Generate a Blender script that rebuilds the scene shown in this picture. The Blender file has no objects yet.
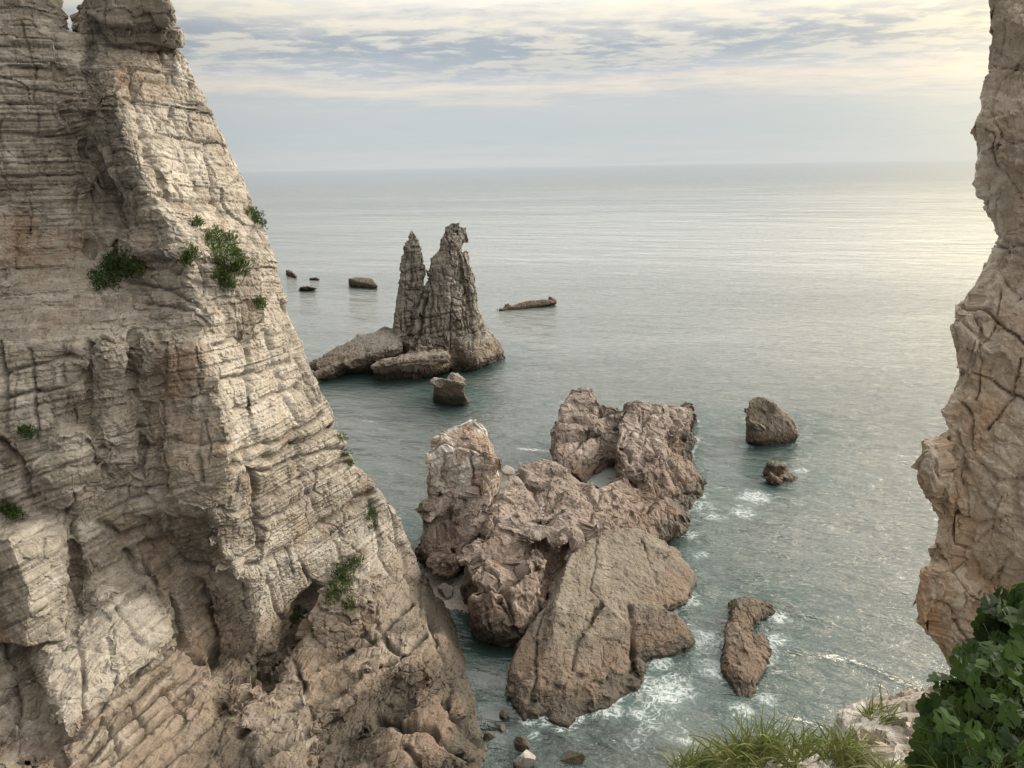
import bpy, bmesh, math, random
import numpy as np
from mathutils import Vector, Matrix
from mathutils.geometry import delaunay_2d_cdt
random.seed(7)
S = bpy.context.scene
COL = S.collection
R = math.radians

# ------------------------------------------------------------------ camera
CAMZ, FPX, PITCH, ROLL = 25.0, 759.0, R(16.0), R(0.95)
cam_data = bpy.data.cameras.new('camera')
cam = bpy.data.objects.new('camera', cam_data)
COL.objects.link(cam)
cam_data.sensor_width = 36.0
cam_data.lens = FPX / 1024 * 36.0
cam_data.clip_start, cam_data.clip_end = 0.1, 60000
cam.location = (0, 0, CAMZ)
rot = Matrix.Rotation(R(90) - PITCH, 3, 'X') @ Matrix.Rotation(-ROLL, 3, 'Z')
cam.rotation_euler = rot.to_euler()
S.camera = cam
CAM = Vector((0, 0, CAMZ))


def ray(px, py):
    return rot @ Vector(((px - 512) / FPX, (384 - py) / FPX, -1.0))


def Zp(px, py, z=0.0):          # where a line of sight meets the height z
    r = ray(px, py)
    return CAM + r * ((z - CAMZ) / r.z)


def Dp(px, py, d):              # a point at distance d ahead
    r = ray(px, py)
    return CAM + r * (d / r.y)


# ------------------------------------------------------------------ numpy noise
def _h(ix, iy, iz, seed):
    with np.errstate(over='ignore'):
        h = (ix.astype(np.uint32) * np.uint32(0x8da6b343)) ^ (iy.astype(np.uint32) * np.uint32(0xd8163841)) ^ \
            (iz.astype(np.uint32) * np.uint32(0xcb1ab31f)) ^ np.uint32((seed * 0x9e3779b1) & 0xffffffff)
        h ^= h >> np.uint32(15); h *= np.uint32(0x2c1b3c6d)
        h ^= h >> np.uint32(12); h *= np.uint32(0x297a2d39)
        h ^= h >> np.uint32(15)
    return h


def h01(ix, iy, iz, seed):
    return (_h(ix, iy, iz, seed) >> np.uint32(8)).astype(np.float32) / np.float32(1 << 24)


def vnoise(p, seed=0):
    i = np.floor(p).astype(np.int64)
    f = (p - i).astype(np.float32)
    f = f * f * f * (f * (f * 6 - 15) + 10)
    out = 0
    for dx in (0, 1):
        wx = f[:, 0] if dx else 1 - f[:, 0]
        for dy in (0, 1):
            wy = f[:, 1] if dy else 1 - f[:, 1]
            for dz in (0, 1):
                wz = f[:, 2] if dz else 1 - f[:, 2]
                out = out + wx * wy * wz * h01(i[:, 0] + dx, i[:, 1] + dy, i[:, 2] + dz, seed)
    return out * 2 - 1


def fbm(p, octaves=4, seed=0, gain=0.5, ridged=False):
    a, s, t = 1.0, 0, 0
    for k in range(octaves):
        n = vnoise(p * (2.03 ** k) + 17.3 * k, seed + k)
        if ridged:
            n = 1 - 2 * np.abs(n)
        s = s + a * n
        t += a
        a *= gain
    return s / t


def vfbm(p, octaves=3, seed=0):
    return np.stack([fbm(p, octaves, seed + 31 * k) for k in range(3)], 1)


def cells(p, seed=0):
    """nearest jittered cell: returns F1, F2, offset to it and its integer id"""
    i = np.floor(p).astype(np.int64)
    n = len(p)
    f1 = np.full(n, 9.0, np.float32); f2 = f1.copy()
    off = np.zeros((n, 3), np.float32); idd = np.zeros((n, 3), np.int64)
    for dx in (-1, 0, 1):
        for dy in (-1, 0, 1):
            for dz in (-1, 0, 1):
                c = i + (dx, dy, dz)
                q = np.stack([c[:, k] + 0.1 + 0.8 * h01(c[:, 0], c[:, 1], c[:, 2], seed + 101 * k) for k in range(3)], 1)
                v = (p - q).astype(np.float32)
                d = np.abs(v).max(1) * 0.6 + np.sqrt((v * v).sum(1)) * 0.4
                m = d < f1
                f2 = np.where(m, f1, np.minimum(f2, d))
                f1 = np.where(m, d, f1)
                off[m] = v[m]; idd[m] = c[m]
    return f1, f2, off, idd


def facets(p, L, amp, slope, seed, stretch=(1, 1, 1), groove=0.0, gw=0.06):
    """fractured facets: every cell gets its own height and tilt, its borders a cleft"""
    f1, f2, off, idd = cells(p / L / np.array(stretch), seed)
    g = np.stack([h01(idd[:, 0], idd[:, 1], idd[:, 2], seed + 7 + k) - 0.5 for k in range(3)], 1)
    h = h01(idd[:, 0], idd[:, 1], idd[:, 2], seed + 3) - 0.5
    d = amp * (h + slope * (off * g).sum(1) * 2)
    if groove:
        d = d - groove * np.exp(-((f2 - f1) / gw) ** 2)
    return d


def flatten(p, n, w, L, stretch, k, tilt, seed, lim=0.45):
    """break the surface into flat fracture faces: each cell's points move towards the plane of that cell"""
    f1, f2, off, idd = cells(w / L / np.array(stretch), seed)
    _, inv = np.unique(idd[:, 0] * 1000003 + idd[:, 1] * 10007 + idd[:, 2], return_inverse=True)
    m = inv.max() + 1
    cnt = np.bincount(inv, minlength=m)[:, None]
    mp = np.stack([np.bincount(inv, p[:, c], m) for c in range(3)], 1) / cnt
    mn = np.stack([np.bincount(inv, n[:, c], m) for c in range(3)], 1) / cnt
    rs_ = np.random.RandomState(seed)
    mn = mn + tilt * (rs_.rand(m, 3) - 0.5)
    mn /= np.maximum(1e-6, np.linalg.norm(mn, axis=1))[:, None]
    h = ((p - mp[inv]) * mn[inv]).sum(1)
    mv = np.clip(h * k, -lim * L, lim * L)
    return p - mn[inv] * mv[:, None], f2 - f1


# ------------------------------------------------------------------ tags and links
def tag(o, label=None, cat=None, group=None, kind=None):
    if label: o['label'] = label
    if cat: o['category'] = cat
    if group: o['group'] = group
    if kind: o['kind'] = kind
    return o


def link(name, me, mat=None, parent=None):
    o = bpy.data.objects.new(name, me)
    COL.objects.link(o)
    if mat:
        me.materials.clear(); me.materials.append(mat)
    if parent: o.parent = parent
    return o


def thing(name, label, cat, loc=(0, 0, 0), group=None):
    o = bpy.data.objects.new(name, None)
    COL.objects.link(o)
    o.location = loc
    o.empty_display_size = 0.5
    return tag(o, label, cat, group)


def settle(child, parent):      # keep a child where it is in the world
    child.parent = parent
    child.matrix_parent_inverse = Matrix.Translation(parent.location).inverted()


# ------------------------------------------------------------------ materials
class NT:
    def __init__(s, name):
        s.m = bpy.data.materials.new(name)
        s.m.use_nodes = True
        s.t = s.m.node_tree
        s.t.nodes.clear()
        s.out = s.t.nodes.new('ShaderNodeOutputMaterial')

    def n(s, typ, **kw):
        nd = s.t.nodes.new(typ)
        for k, v in kw.items():
            setattr(nd, k, v)
        return nd

    def put(s, sock, v):
        if v is None: return
        if hasattr(v, 'is_output') or isinstance(v, bpy.types.NodeSocket):
            s.t.links.new(v, sock)
        else:
            sock.default_value = v

    def math(s, op, a, b=None, c=None, clamp=False):
        nd = s.n('ShaderNodeMath', operation=op, use_clamp=clamp)
        s.put(nd.inputs[0], a); s.put(nd.inputs[1], b); s.put(nd.inputs[2], c)
        return nd.outputs[0]

    def vmul(s, v, k):
        nd = s.n('ShaderNodeVectorMath', operation='MULTIPLY')
        s.put(nd.inputs[0], v); nd.inputs[1].default_value = k
        return nd.outputs[0]

    def vadd(s, a, b):
        nd = s.n('ShaderNodeVectorMath', operation='ADD')
        s.put(nd.inputs[0], a); s.put(nd.inputs[1], b)
        return nd.outputs[0]

    def noise(s, v, scale, detail=4, rough=0.55, dist=0.0, color=False, lac=2.0):
        nd = s.n('ShaderNodeTexNoise')
        s.put(nd.inputs['Vector'], v)
        nd.inputs['Scale'].default_value = scale
        nd.inputs['Detail'].default_value = detail
        nd.inputs['Roughness'].default_value = rough
        nd.inputs['Lacunarity'].default_value = lac
        nd.inputs['Distortion'].default_value = dist
        return nd.outputs['Color' if color else 'Fac']

    def voro(s, v, scale, feature='DISTANCE_TO_EDGE', out='Distance', rnd=1.0):
        nd = s.n('ShaderNodeTexVoronoi', feature=feature)
        s.put(nd.inputs['Vector'], v)
        nd.inputs['Scale'].default_value = scale
        nd.inputs['Randomness'].default_value = rnd
        return nd.outputs[out]

    def smooth(s, v, a, b, lo=0.0, hi=1.0):
        nd = s.n('ShaderNodeMapRange', interpolation_type='SMOOTHSTEP')
        s.put(nd.inputs['Value'], v)
        nd.inputs['From Min'].default_value = a; nd.inputs['From Max'].default_value = b
        nd.inputs['To Min'].default_value = lo; nd.inputs['To Max'].default_value = hi
        return nd.outputs['Result']

    def mix(s, f, a, b, blend='MIX'):
        nd = s.n('ShaderNodeMix', data_type='RGBA', blend_type=blend)
        s.put(nd.inputs['Factor'], f)
        ia, ib = [x for x in nd.inputs if x.type == 'RGBA'][:2]
        s.put(ia, a); s.put(ib, b)
        return [x for x in nd.outputs if x.type == 'RGBA'][0]

    def ramp(s, f, stops):
        nd = s.n('ShaderNodeValToRGB')
        s.put(nd.inputs[0], f)
        e = nd.color_ramp.elements
        while len(e) < len(stops): e.new(0.5)
        for k, (p, c) in enumerate(stops):
            e[k].position = p; e[k].color = rgb(c)
        return nd.outputs[0]

    def attr(s, name, out='Fac'):
        nd = s.n('ShaderNodeAttribute', attribute_name=name)
        return nd.outputs[out]

    def bump(s, h, strength, dist, normal=None):
        nd = s.n('ShaderNodeBump')
        nd.inputs['Strength'].default_value = strength
        nd.inputs['Distance'].default_value = dist
        s.put(nd.inputs['Height'], h)
        if normal is not None: s.put(nd.inputs['Normal'], normal)
        return nd.outputs[0]


def rgb(c):
    return (c[0], c[1], c[2], 1.0)


def rock_mat(name, tones, pale, rust, fine=1.0, strata=1.0, wet=True, pale_at=(0.56, 0.72), rust_at=(0.55, 0.75), wet_top=1.3,
             wet_tone=(0.032, 0.026, 0.018), grain=1.0):
    t = NT(name)
    bed = t.attr('bed', 'Vector')                    # folded bedding coordinates in metres, z across the beds
    pos = t.n('ShaderNodeNewGeometry').outputs['Position']
    warp = t.vadd(pos, t.vmul(t.noise(pos, 0.6 * fine, 3, color=True), (0.5, 0.5, 0.5)))
    st_r, st_p, st_d = t.attr('stain_rust'), t.attr('stain_pale'), t.attr('stain_dark')  # pale and dark also carry painted sunlight and shade
    n1 = t.noise(warp, 0.22 * fine, 8, 0.62)
    n2 = t.noise(pos, 1.6 * fine, 7, 0.65)
    c = t.ramp(t.math('MULTIPLY_ADD', n2, 0.45, t.math('MULTIPLY', n1, 0.6)), [(0.32, tones[0]), (0.5, tones[1]), (0.68, tones[2])])
    # thin beds of different shade
    bw = t.vadd(t.vmul(bed, (0.05, 0.05, 1.0)), t.vmul(t.noise(pos, 0.8, 3, color=True), (0.10, 0.10, 0.07)))
    b1 = t.noise(bw, 1.5 * fine, 6, 0.7)
    zone = t.smooth(t.noise(pos, 0.16 * fine, 3, 0.5), 0.40, 0.60, 0.2, 1.0)
    c = t.mix(t.math('MULTIPLY', t.smooth(b1, 0.45, 0.37, 0, 0.70 * strata), zone), c, rgb([x * 0.50 for x in tones[0]]))
    b2 = t.noise(bw, 3.7 * fine, 3, 0.6)
    c = t.mix(t.smooth(b2, 0.52, 0.66, 0, 0.40 * strata), c, rgb(pale))
    # pale calcite and iron stains
    m = t.noise(warp, 0.45 * fine, 6, 0.6)
    c = t.mix(t.smooth(m, pale_at[0], pale_at[1], 0, 0.75), c, rgb(pale))
    sep = t.n('ShaderNodeSeparateXYZ'); t.put(sep.inputs[0], pos)
    str_v = t.vmul(warp, (0.8, 0.8, 0.35))
    m2 = t.noise(str_v, 0.55 * fine, 6, 0.65)
    c = t.mix(t.smooth(m2, rust_at[0], rust_at[1], 0, 0.7), c, rgb(rust))
    blot = t.noise(pos, 1.1 * fine, 6, 0.65)  # hand-placed patches: rust and stains, painted sun and shade among them
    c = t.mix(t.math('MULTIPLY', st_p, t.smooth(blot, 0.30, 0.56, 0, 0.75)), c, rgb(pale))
    c = t.mix(t.math('MULTIPLY', st_r, t.smooth(blot, 0.66, 0.40, 0, 0.85)), c, rgb(rust))
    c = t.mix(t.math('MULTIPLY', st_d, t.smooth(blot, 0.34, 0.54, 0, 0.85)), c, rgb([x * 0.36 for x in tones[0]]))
    # runoff streaks and lichen freckles
    stv = t.noise(t.vmul(warp, (1.6, 1.6, 0.16)), 1.0 * fine, 5, 0.6)
    c = t.mix(t.smooth(stv, 0.57, 0.72, 0, 0.45), c, rgb([x * 0.42 for x in tones[0]]))
    fr = t.noise(pos, 9.0 * grain, 5, 0.7)
    c = t.mix(t.smooth(fr, 0.55, 0.72, 0, 0.55), c, rgb([x * 0.45 for x in tones[0]]))
    c = t.mix(t.smooth(fr, 0.44, 0.32, 0, 0.40), c, rgb([min(0.8, x * 1.35) for x in pale]))
    rough = 0.9
    if wet:
        hz = t.math('ADD', sep.outputs['Z'], t.math('MULTIPLY_ADD', t.noise(pos, 0.5, 5, 0.6), -2.0, 1.0))
        w = t.smooth(hz, wet_top, wet_top * 0.5)
        alg = t.smooth(hz, wet_top * 2.3, wet_top * 0.9, 0, 0.55)
        c = t.mix(alg, c, rgb((0.115, 0.075, 0.05)))
        c = t.mix(t.math('MULTIPLY', w, 0.9), c, rgb(wet_tone))
        rough = t.math('MULTIPLY_ADD', w, -0.3, 0.88)
    h = t.math('MULTIPLY_ADD', t.noise(pos, 5.0 * grain, 9, 0.7), 1.0, t.math('MULTIPLY', t.noise(bw, 5.0 * fine, 5, 0.65), 0.9 * strata))
    cr = t.smooth(t.voro(t.vadd(pos, t.vmul(t.noise(pos, 2.0, 4, color=True), (0.4, 0.4, 0.4))), 0.9 * grain), 0.0, 0.05)
    h = t.math('ADD', h, t.math('MULTIPLY', cr, 0.16))
    nrm = t.bump(h, 0.9, 0.085 / grain)
    bs = t.n('ShaderNodeBsdfPrincipled')
    t.put(bs.inputs['Base Color'], c)
    t.put(bs.inputs['Roughness'], rough)
    t.put(bs.inputs['Normal'], nrm)
    bs.inputs['Specular IOR Level'].default_value = 0.25
    t.t.links.new(bs.outputs[0], t.out.inputs[0])
    return t.m


CLIFF = rock_mat('pale_bedded_rock', [(0.072, 0.059, 0.047), (0.190, 0.165, 0.133), (0.300, 0.267, 0.220)], (0.39, 0.36, 0.315), (0.165, 0.102, 0.060), wet_top=2.0,
                 rust_at=(0.54, 0.72))
NEAR = rock_mat('near_fractured_rock', [(0.18, 0.138, 0.103), (0.42, 0.345, 0.268), (0.56, 0.485, 0.395)], (0.66, 0.62, 0.55), (0.40, 0.225, 0.105), fine=1.6,
                strata=0.45, wet=False, grain=2.2, rust_at=(0.50, 0.70), pale_at=(0.5, 0.66))
PINK = rock_mat('pinkish_shore_rock', [(0.050, 0.039, 0.033), (0.150, 0.118, 0.099), (0.250, 0.208, 0.178)], (0.35, 0.31, 0.28), (0.135, 0.082, 0.056), strata=0.6, wet_top=1.7)
BROWN = rock_mat('brown_shore_rock', [(0.055, 0.045, 0.034), (0.118, 0.098, 0.076), (0.160, 0.135, 0.107)], (0.21, 0.182, 0.15), (0.095, 0.066, 0.045), strata=0.5, wet_top=0.7)
GREY = rock_mat('grey_stack_rock', [(0.072, 0.064, 0.053), (0.132, 0.117, 0.098), (0.191, 0.170, 0.145)], (0.255, 0.234, 0.204), (0.136, 0.098, 0.064), fine=0.7, wet_top=1.8,
                pale_at=(0.6, 0.76))
DARK = rock_mat('dark_wet_rock', [(0.030, 0.025, 0.020), (0.075, 0.060, 0.045), (0.125, 0.103, 0.080)], (0.19, 0.165, 0.135), (0.085, 0.058, 0.038), wet_top=0.5)
GUANO = rock_mat('white_streaked_rock', [(0.128, 0.094, 0.071), (0.217, 0.169, 0.135), (0.277, 0.225, 0.188)], (0.390, 0.367, 0.338), (0.210, 0.128, 0.075), strata=0.4, wet_top=1.6,
                 pale_at=(0.44, 0.56))
SLATE = rock_mat('dark_cap_rock', [(0.072, 0.061, 0.050), (0.130, 0.112, 0.090), (0.194, 0.169, 0.137)], (0.259, 0.230, 0.194), (0.122, 0.086, 0.058), wet=False)
PALEB = rock_mat('pale_grey_boulder', [(0.11, 0.095, 0.08), (0.19, 0.172, 0.148), (0.26, 0.24, 0.21)], (0.34, 0.32, 0.29), (0.16, 0.115, 0.075), strata=0.2, wet_top=0.15)


# ------------------------------------------------------------------ solids
def pt(q):
    return Dp(*q[1:]) if q[0] == 'd' else (Zp(*q[1:]) if q[0] == 'z' else Zp(*q))


def hulls(chunks):
    """several convex chunks of rock in one raw mesh"""
    bm = bmesh.new()
    for ch in chunks:
        vs = [bm.verts.new(pt(q)) for q in ch]
        g = bmesh.ops.convex_hull(bm, input=vs)
        junk = [e for e in set(g['geom_interior']) | set(g['geom_unused']) if isinstance(e, bmesh.types.BMVert) and e.is_valid]
        if junk: bmesh.ops.delete(bm, geom=junk, context='VERTS')
    bmesh.ops.recalc_face_normals(bm, faces=bm.faces[:])
    me = bpy.data.meshes.new('raw')
    bm.to_mesh(me); bm.free()
    return me


def sheet(outline, inner, push, creases=()):
    """a relief of hand-placed points (px, py, distance) closed by a far back"""
    P = list(outline) + list(inner)
    n = len(outline)
    edges = [(i, (i + 1) % n) for i in range(n)]
    key = {(p[0], p[1]): k for k, p in enumerate(P)}
    for line in creases:
        for a, b in zip(line, line[1:]):
            edges.append((key[a], key[b]))
    v2, e2, f2, ov, oe, of = delaunay_2d_cdt([Vector((p[0], -p[1])) for p in P], edges, [], 1, 1e-4)
    pos, back = [], []
    for k, v in enumerate(v2):
        src = ov[k]
        if src: d = P[src[0]][2]
        else:
            w = [(1 / (1e-3 + (v.x - p[0]) ** 2 + (v.y + p[1]) ** 2), p[2]) for p in P]
            w = sorted(w, reverse=True)[:3]
            d = sum(a * b for a, b in w) / sum(a for a, b in w)
        q = Dp(v.x, -v.y, d)
        pos.append(q); back.append(q + Vector(push))
    N = len(pos)
    cnt = {}
    for f in f2:
        for a, b in zip(f, list(f[1:]) + [f[0]]):
            cnt[(a, b)] = 1
    faces = [tuple(f) for f in f2] + [tuple(reversed([i + N for i in f])) for f in f2]
    for (a, b) in cnt:
        if (b, a) not in cnt:
            faces.append((b, a, a + N, b + N))
    me = bpy.data.meshes.new('raw')
    me.from_pydata([tuple(p) for p in pos + back], [], faces)
    bm = bmesh.new(); bm.from_mesh(me)
    bmesh.ops.recalc_face_normals(bm, faces=bm.faces[:])
    bm.to_mesh(me); bm.free()
    return me


def remesh(raw, voxel):
    o = bpy.data.objects.new('tmp', raw)
    COL.objects.link(o)
    m = o.modifiers.new('r', 'REMESH')
    m.mode = 'VOXEL'; m.voxel_size = voxel; m.adaptivity = 0
    dg = bpy.context.evaluated_depsgraph_get()
    me = bpy.data.meshes.new_from_object(o.evaluated_get(dg))
    bpy.data.objects.remove(o)
    bpy.data.meshes.remove(raw)
    return me


SKYLINE = None


def add_blocks(raw, n, size, frame, out, seed, ok=None, jit=0.22):
    """fracture blocks sitting in the surface of a raw solid, all turned nearly the same way"""
    rs_ = np.random.RandomState(seed)
    raw.calc_loop_triangles()
    tri = np.array([t.vertices[:] for t in raw.loop_triangles])
    co_ = get_co(raw).astype(np.float64)
    a, b, c = co_[tri[:, 0]], co_[tri[:, 1]], co_[tri[:, 2]]
    cr = np.cross(b - a, c - a)
    ar = np.linalg.norm(cr, axis=1); nrm_ = cr / np.maximum(1e-9, ar)[:, None]
    mid_ = (a + b + c) / 3
    good = (nrm_ * (np.array(CAM)[None] - mid_)).sum(1) > -0.3 * np.linalg.norm(np.array(CAM)[None] - mid_, axis=1)
    if ok is not None: good &= ok(mid_)
    pr = ar * good; pr = pr / pr.sum()
    pick = rs_.choice(len(tri), n, p=pr)
    vs = list(map(tuple, co_)); fs = [tuple(p.vertices) for p in raw.polygons]
    F = np.array(frame, float)                       # rows: along, across, up
    for t_ in pick:
        u, v = rs_.rand(2)
        if u + v > 1: u, v = 1 - u, 1 - v
        p = a[t_] + u * (b[t_] - a[t_]) + v * (c[t_] - a[t_])
        if p[2] < -0.6: continue
        if SKYLINE is not None:                     # keep the cliff's own outline clean
            sx_, sy_ = pix(p[None])
            if sy_[0] < 50 and 38 < sx_[0] < 114: continue
            if sx_[0] > np.interp(sy_[0], [q_[1] for q_ in SKYLINE], [q_[0] for q_ in SKYLINE]) - 34: continue
        dims = np.array(size) * (0.45 + 0.9 * rs_.rand(3) ** 1.3)
        A = F + jit * (rs_.rand(3, 3) - 0.5)
        A[0] /= np.linalg.norm(A[0]); A[1] -= A[0] * A[1].dot(A[0]); A[1] /= np.linalg.norm(A[1]); A[2] = np.cross(A[0], A[1])
        reach = np.abs(A @ nrm_[t_]) @ (dims / 2)
        ctr = p + nrm_[t_] * (out * (0.2 + rs_.rand()) - reach)
        k0 = len(vs)
        for sx in (-1, 1):
            for sy in (-1, 1):
                for sz in (-1, 1):
                    k = 1 - 0.22 * rs_.rand(3)
                    vs.append(tuple(ctr + A.T @ (dims / 2 * np.array([sx, sy, sz]) * k)))
        for f in ((0, 1, 3, 2), (4, 6, 7, 5), (0, 4, 5, 1), (2, 3, 7, 6), (0, 2, 6, 4), (1, 5, 7, 3)):
            fs.append(tuple(k0 + i for i in f))
    me = bpy.data.meshes.new('raw'); me.from_pydata(vs, [], fs); me.update()
    bpy.data.meshes.remove(raw)
    return me


def frame_of(dip_dir, slope):
    d = np.array([dip_dir[0], dip_dir[1], 0.0]); d /= np.linalg.norm(d)
    e1 = np.array([d[0], d[1], slope]); e1 /= np.linalg.norm(e1)
    e2 = np.array([-d[1], d[0], 0])
    return [e1, e2, np.cross(e1, e2)]


def get_co(me):
    a = np.empty(len(me.vertices) * 3, np.float32)
    me.vertices.foreach_get('co', a)
    return a.reshape(-1, 3)


def get_n(me):
    a = np.empty(len(me.vertices) * 3, np.float32)
    me.vertices.foreach_get('normal', a)
    return a.reshape(-1, 3)


def edges_of(me):
    a = np.empty(len(me.edges) * 2, np.int32)
    me.edges.foreach_get('vertices', a)
    return a.reshape(-1, 2)


def relax(v, e, it, k=0.5):
    n = len(v)
    deg = np.maximum(1, np.bincount(e.ravel(), minlength=n))[:, None]
    for _ in range(it):
        s = np.stack([np.bincount(e[:, 0], v[e[:, 1], c], n) + np.bincount(e[:, 1], v[e[:, 0], c], n) for c in range(3)], 1)
        v = v + (s / deg - v) * k
    return v.astype(np.float32)


def pix(p):
    """where points show in the photograph's frame (used to place sculpted cracks and blocks)"""
    c = (p - np.array(CAM)[None]) @ np.array(rot)
    z = np.minimum(c[:, 2], -0.1)
    return 512 + c[:, 0] / -z * FPX, 384 - c[:, 1] / -z * FPX


def seg_dist(x, y, line):
    d = np.full(len(x), 1e9)
    for (ax, ay), (bx, by) in zip(line, line[1:]):
        ux, uy = bx - ax, by - ay
        tt = np.clip(((x - ax) * ux + (y - ay) * uy) / (ux * ux + uy * uy + 1e-9), 0, 1)
        d = np.minimum(d, np.hypot(x - ax - tt * ux, y - ay - tt * uy))
    return d


def inside(x, y, poly):
    r = np.zeros(len(x), bool)
    for (ax, ay), (bx, by) in zip(poly, poly[1:] + poly[:1]):
        if ay == by: continue
        r ^= ((ay > y) != (by > y)) & (x < (bx - ax) * (y - ay) / (by - ay) + ax)
    return r


def carve(p, strokes, seed, jit):
    """depth of hand-placed clefts (line, width, depth) and blocks (polygon, height)"""
    x, y = pix(p)
    j = vfbm(p * jit, 3, seed)
    x = x + j[:, 0] * 7; y = y + j[:, 1] * 7
    var = np.clip(0.8 + 0.9 * fbm(p * jit * 0.8 + 3, 2, seed + 9), 0.15, 1.5)
    cut = np.zeros(len(p)); lift = np.zeros(len(p))
    for st in strokes:
        if st[0] == 'c':
            dd = seg_dist(x, y, st[1])
            cut -= st[3] * np.exp(-np.abs(dd / st[2]) ** 1.5) * var
        else:
            dd = seg_dist(x, y, st[1] + st[1][:1])
            sg = np.where(inside(x, y, st[1]), dd, -dd)
            e_ = st[3] if len(st) > 3 else 1.8
            lift += st[2] * np.clip(0.5 + sg / (2 * e_), 0, 1)
    return cut, lift


def bed_tilt(dip_dir, slope):
    """plain dipping beds: rise by slope along dip_dir (x, y)"""
    d = np.array(dip_dir, float); d /= np.linalg.norm(d)

    def f(p):
        s = p[:, 2] - slope * (p[:, 0] * d[0] + p[:, 1] * d[1])
        return np.stack([p[:, 0], p[:, 1], s], 1)
    return f


def rockify(me, bed, seed=1, layers=(), joints=(), facet=(), rough=0.1, rl=1.2, ridge=0.0, smooth_it=2, only=None, flats=(), post=0, strokes=(), jit=0.5, voxel=0.1, warp=0.28):
    """carve beds, joints, fractured facets and roughness into a remeshed solid"""
    blocks = [k for k in strokes if k[0] == 'b']
    if blocks:                                   # raise and sink whole blocks first, then even out the mesh again
        e = edges_of(me)
        p = relax(get_co(me), e, 1)
        nr = relax(get_n(me), e, 4)
        nr /= np.maximum(1e-6, np.linalg.norm(nr, axis=1))[:, None]
        m = facing(p, nr)
        _, lift = carve(p[m].astype(np.float64), blocks, seed, jit)
        p[m] = (p[m] + nr[m] * lift[:, None]).astype(np.float32)
        me.vertices.foreach_set('co', p.ravel()); me.update()
        me = remesh(me, voxel)
    p0 = get_co(me)
    e = edges_of(me)
    p = relax(p0, e, smooth_it)
    me.vertices.foreach_set('co', p.ravel()); me.update()
    nr = relax(get_n(me), e, 3)
    nr /= np.maximum(1e-6, np.linalg.norm(nr, axis=1))[:, None]
    act = np.ones(len(p), bool)
    if only is not None: act = only(p, nr)
    q = p[act].astype(np.float64)
    nn = nr[act]
    cut = 0
    if strokes: cut, _ = carve(q, [k for k in strokes if k[0] == 'c'], seed, jit)
    w = q + warp * vfbm(q * 0.30, 2, seed) + 0.10 * warp * vfbm(q * 1.7, 2, seed + 5)
    crack = np.zeros(len(q))
    b = bed(w)
    for k, (L, stretch, kk, tilt, groove) in enumerate(flats):
        q, gap = flatten(q, nn, b + 0.06 * L * vfbm(q / L * 2.0, 2, seed + 150 + k), L, stretch, kk, tilt, seed + 400 + 17 * k)
        crack -= groove * np.exp(-(gap / 0.05) ** 2) * np.clip(0.5 + 1.6 * fbm(q / (2.5 * L), 2, seed + 170 + k), 0, 1)
    s = b[:, 2]
    d = crack + cut
    zero = np.zeros(len(q), np.int64)
    up = np.abs(nn[:, 2])
    side = np.clip(1.25 - up, 0.25, 1.0)
    for k, (t, amp, groove, gw) in enumerate(layers):          # beds
        ls = s / t + 0.35 * vnoise(np.stack([s / t * 0.7, s * 0, s * 0], 1), seed + 40 + k)
        i = np.floor(ls).astype(np.int64); f = ls - i
        hh = h01(i, zero, zero, seed + 50 + k)
        on = np.clip(0.42 + 2.2 * fbm(q * 0.22 + 9 * k, 2, seed + 70 + k), 0.06, 1)
        d += side * amp * (hh - 0.5) * on
        d -= side * groove * np.exp(-(np.minimum(f, 1 - f) * t / gw) ** 2) * (0.4 + 0.6 * h01(i, zero + 3, zero, seed)) * on
    for k, (t, wd, amp, groove, gw) in enumerate(joints):      # joint blocks within the beds
        ls = s / t; i = np.floor(ls).astype(np.int64)
        sh = h01(i, zero, zero, seed + 80 + k) * 5
        u = b[:, 0] / wd + sh; v = b[:, 1] / wd * 0.8 + sh * 1.7
        u += 0.25 * vnoise(q * 0.6, seed + 81); v += 0.25 * vnoise(q * 0.6 + 5, seed + 82)
        iu = np.floor(u).astype(np.int64); iv = np.floor(v).astype(np.int64)
        hh = h01(i, iu, iv, seed + 90 + k)
        fu = np.minimum(u - iu, 1 - u + iu) * wd; fv = np.minimum(v - iv, 1 - v + iv) * wd
        strong = h01(i, iu, zero, seed + 95)
        d += side * amp * (hh - 0.5)
        d -= side * groove * np.maximum(np.exp(-(fu / gw) ** 2) * strong, np.exp(-(fv / gw) ** 2) * h01(i, iv, zero, seed + 96))
    for k, (L, amp, slope, groove) in enumerate(facet):
        wq = w + 0.10 * L * vfbm(q / L * 2.3, 2, seed + 120 + k)
        d += facets(wq, L, amp, slope, seed + 200 + 13 * k, groove=groove, gw=0.05)
    d += rough * fbm(q / rl, 5, seed + 300, 0.55) * np.clip(0.75 + 1.3 * fbm(q / (rl * 4), 2, seed + 310), 0.25, 1.6)
    if ridge:
        d += ridge * fbm(q / (rl * 1.7), 4, seed + 333, 0.5, ridged=True)
    p2 = p.copy()
    p2[act] = (q + nn * d[:, None]).astype(np.float32)
    if post: p2 = relax(p2, e, post, 0.4)
    me.vertices.foreach_set('co', p2.ravel())
    bb = np.zeros((len(p), 3), np.float32)
    bb[:] = bed(p.astype(np.float64))
    a = me.attributes.new('bed', 'FLOAT_VECTOR', 'POINT')
    a.data.foreach_set('vector', bb.ravel())
    me.polygons.foreach_set('use_smooth', np.zeros(len(me.polygons), bool))
    me.update()
    return me


def facing(p, n):
    """vertices that a viewer around the camera could see"""
    v = np.array(CAM)[None] - p
    v /= np.linalg.norm(v, axis=1)[:, None]
    return (n * v).sum(1) > -0.35


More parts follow.
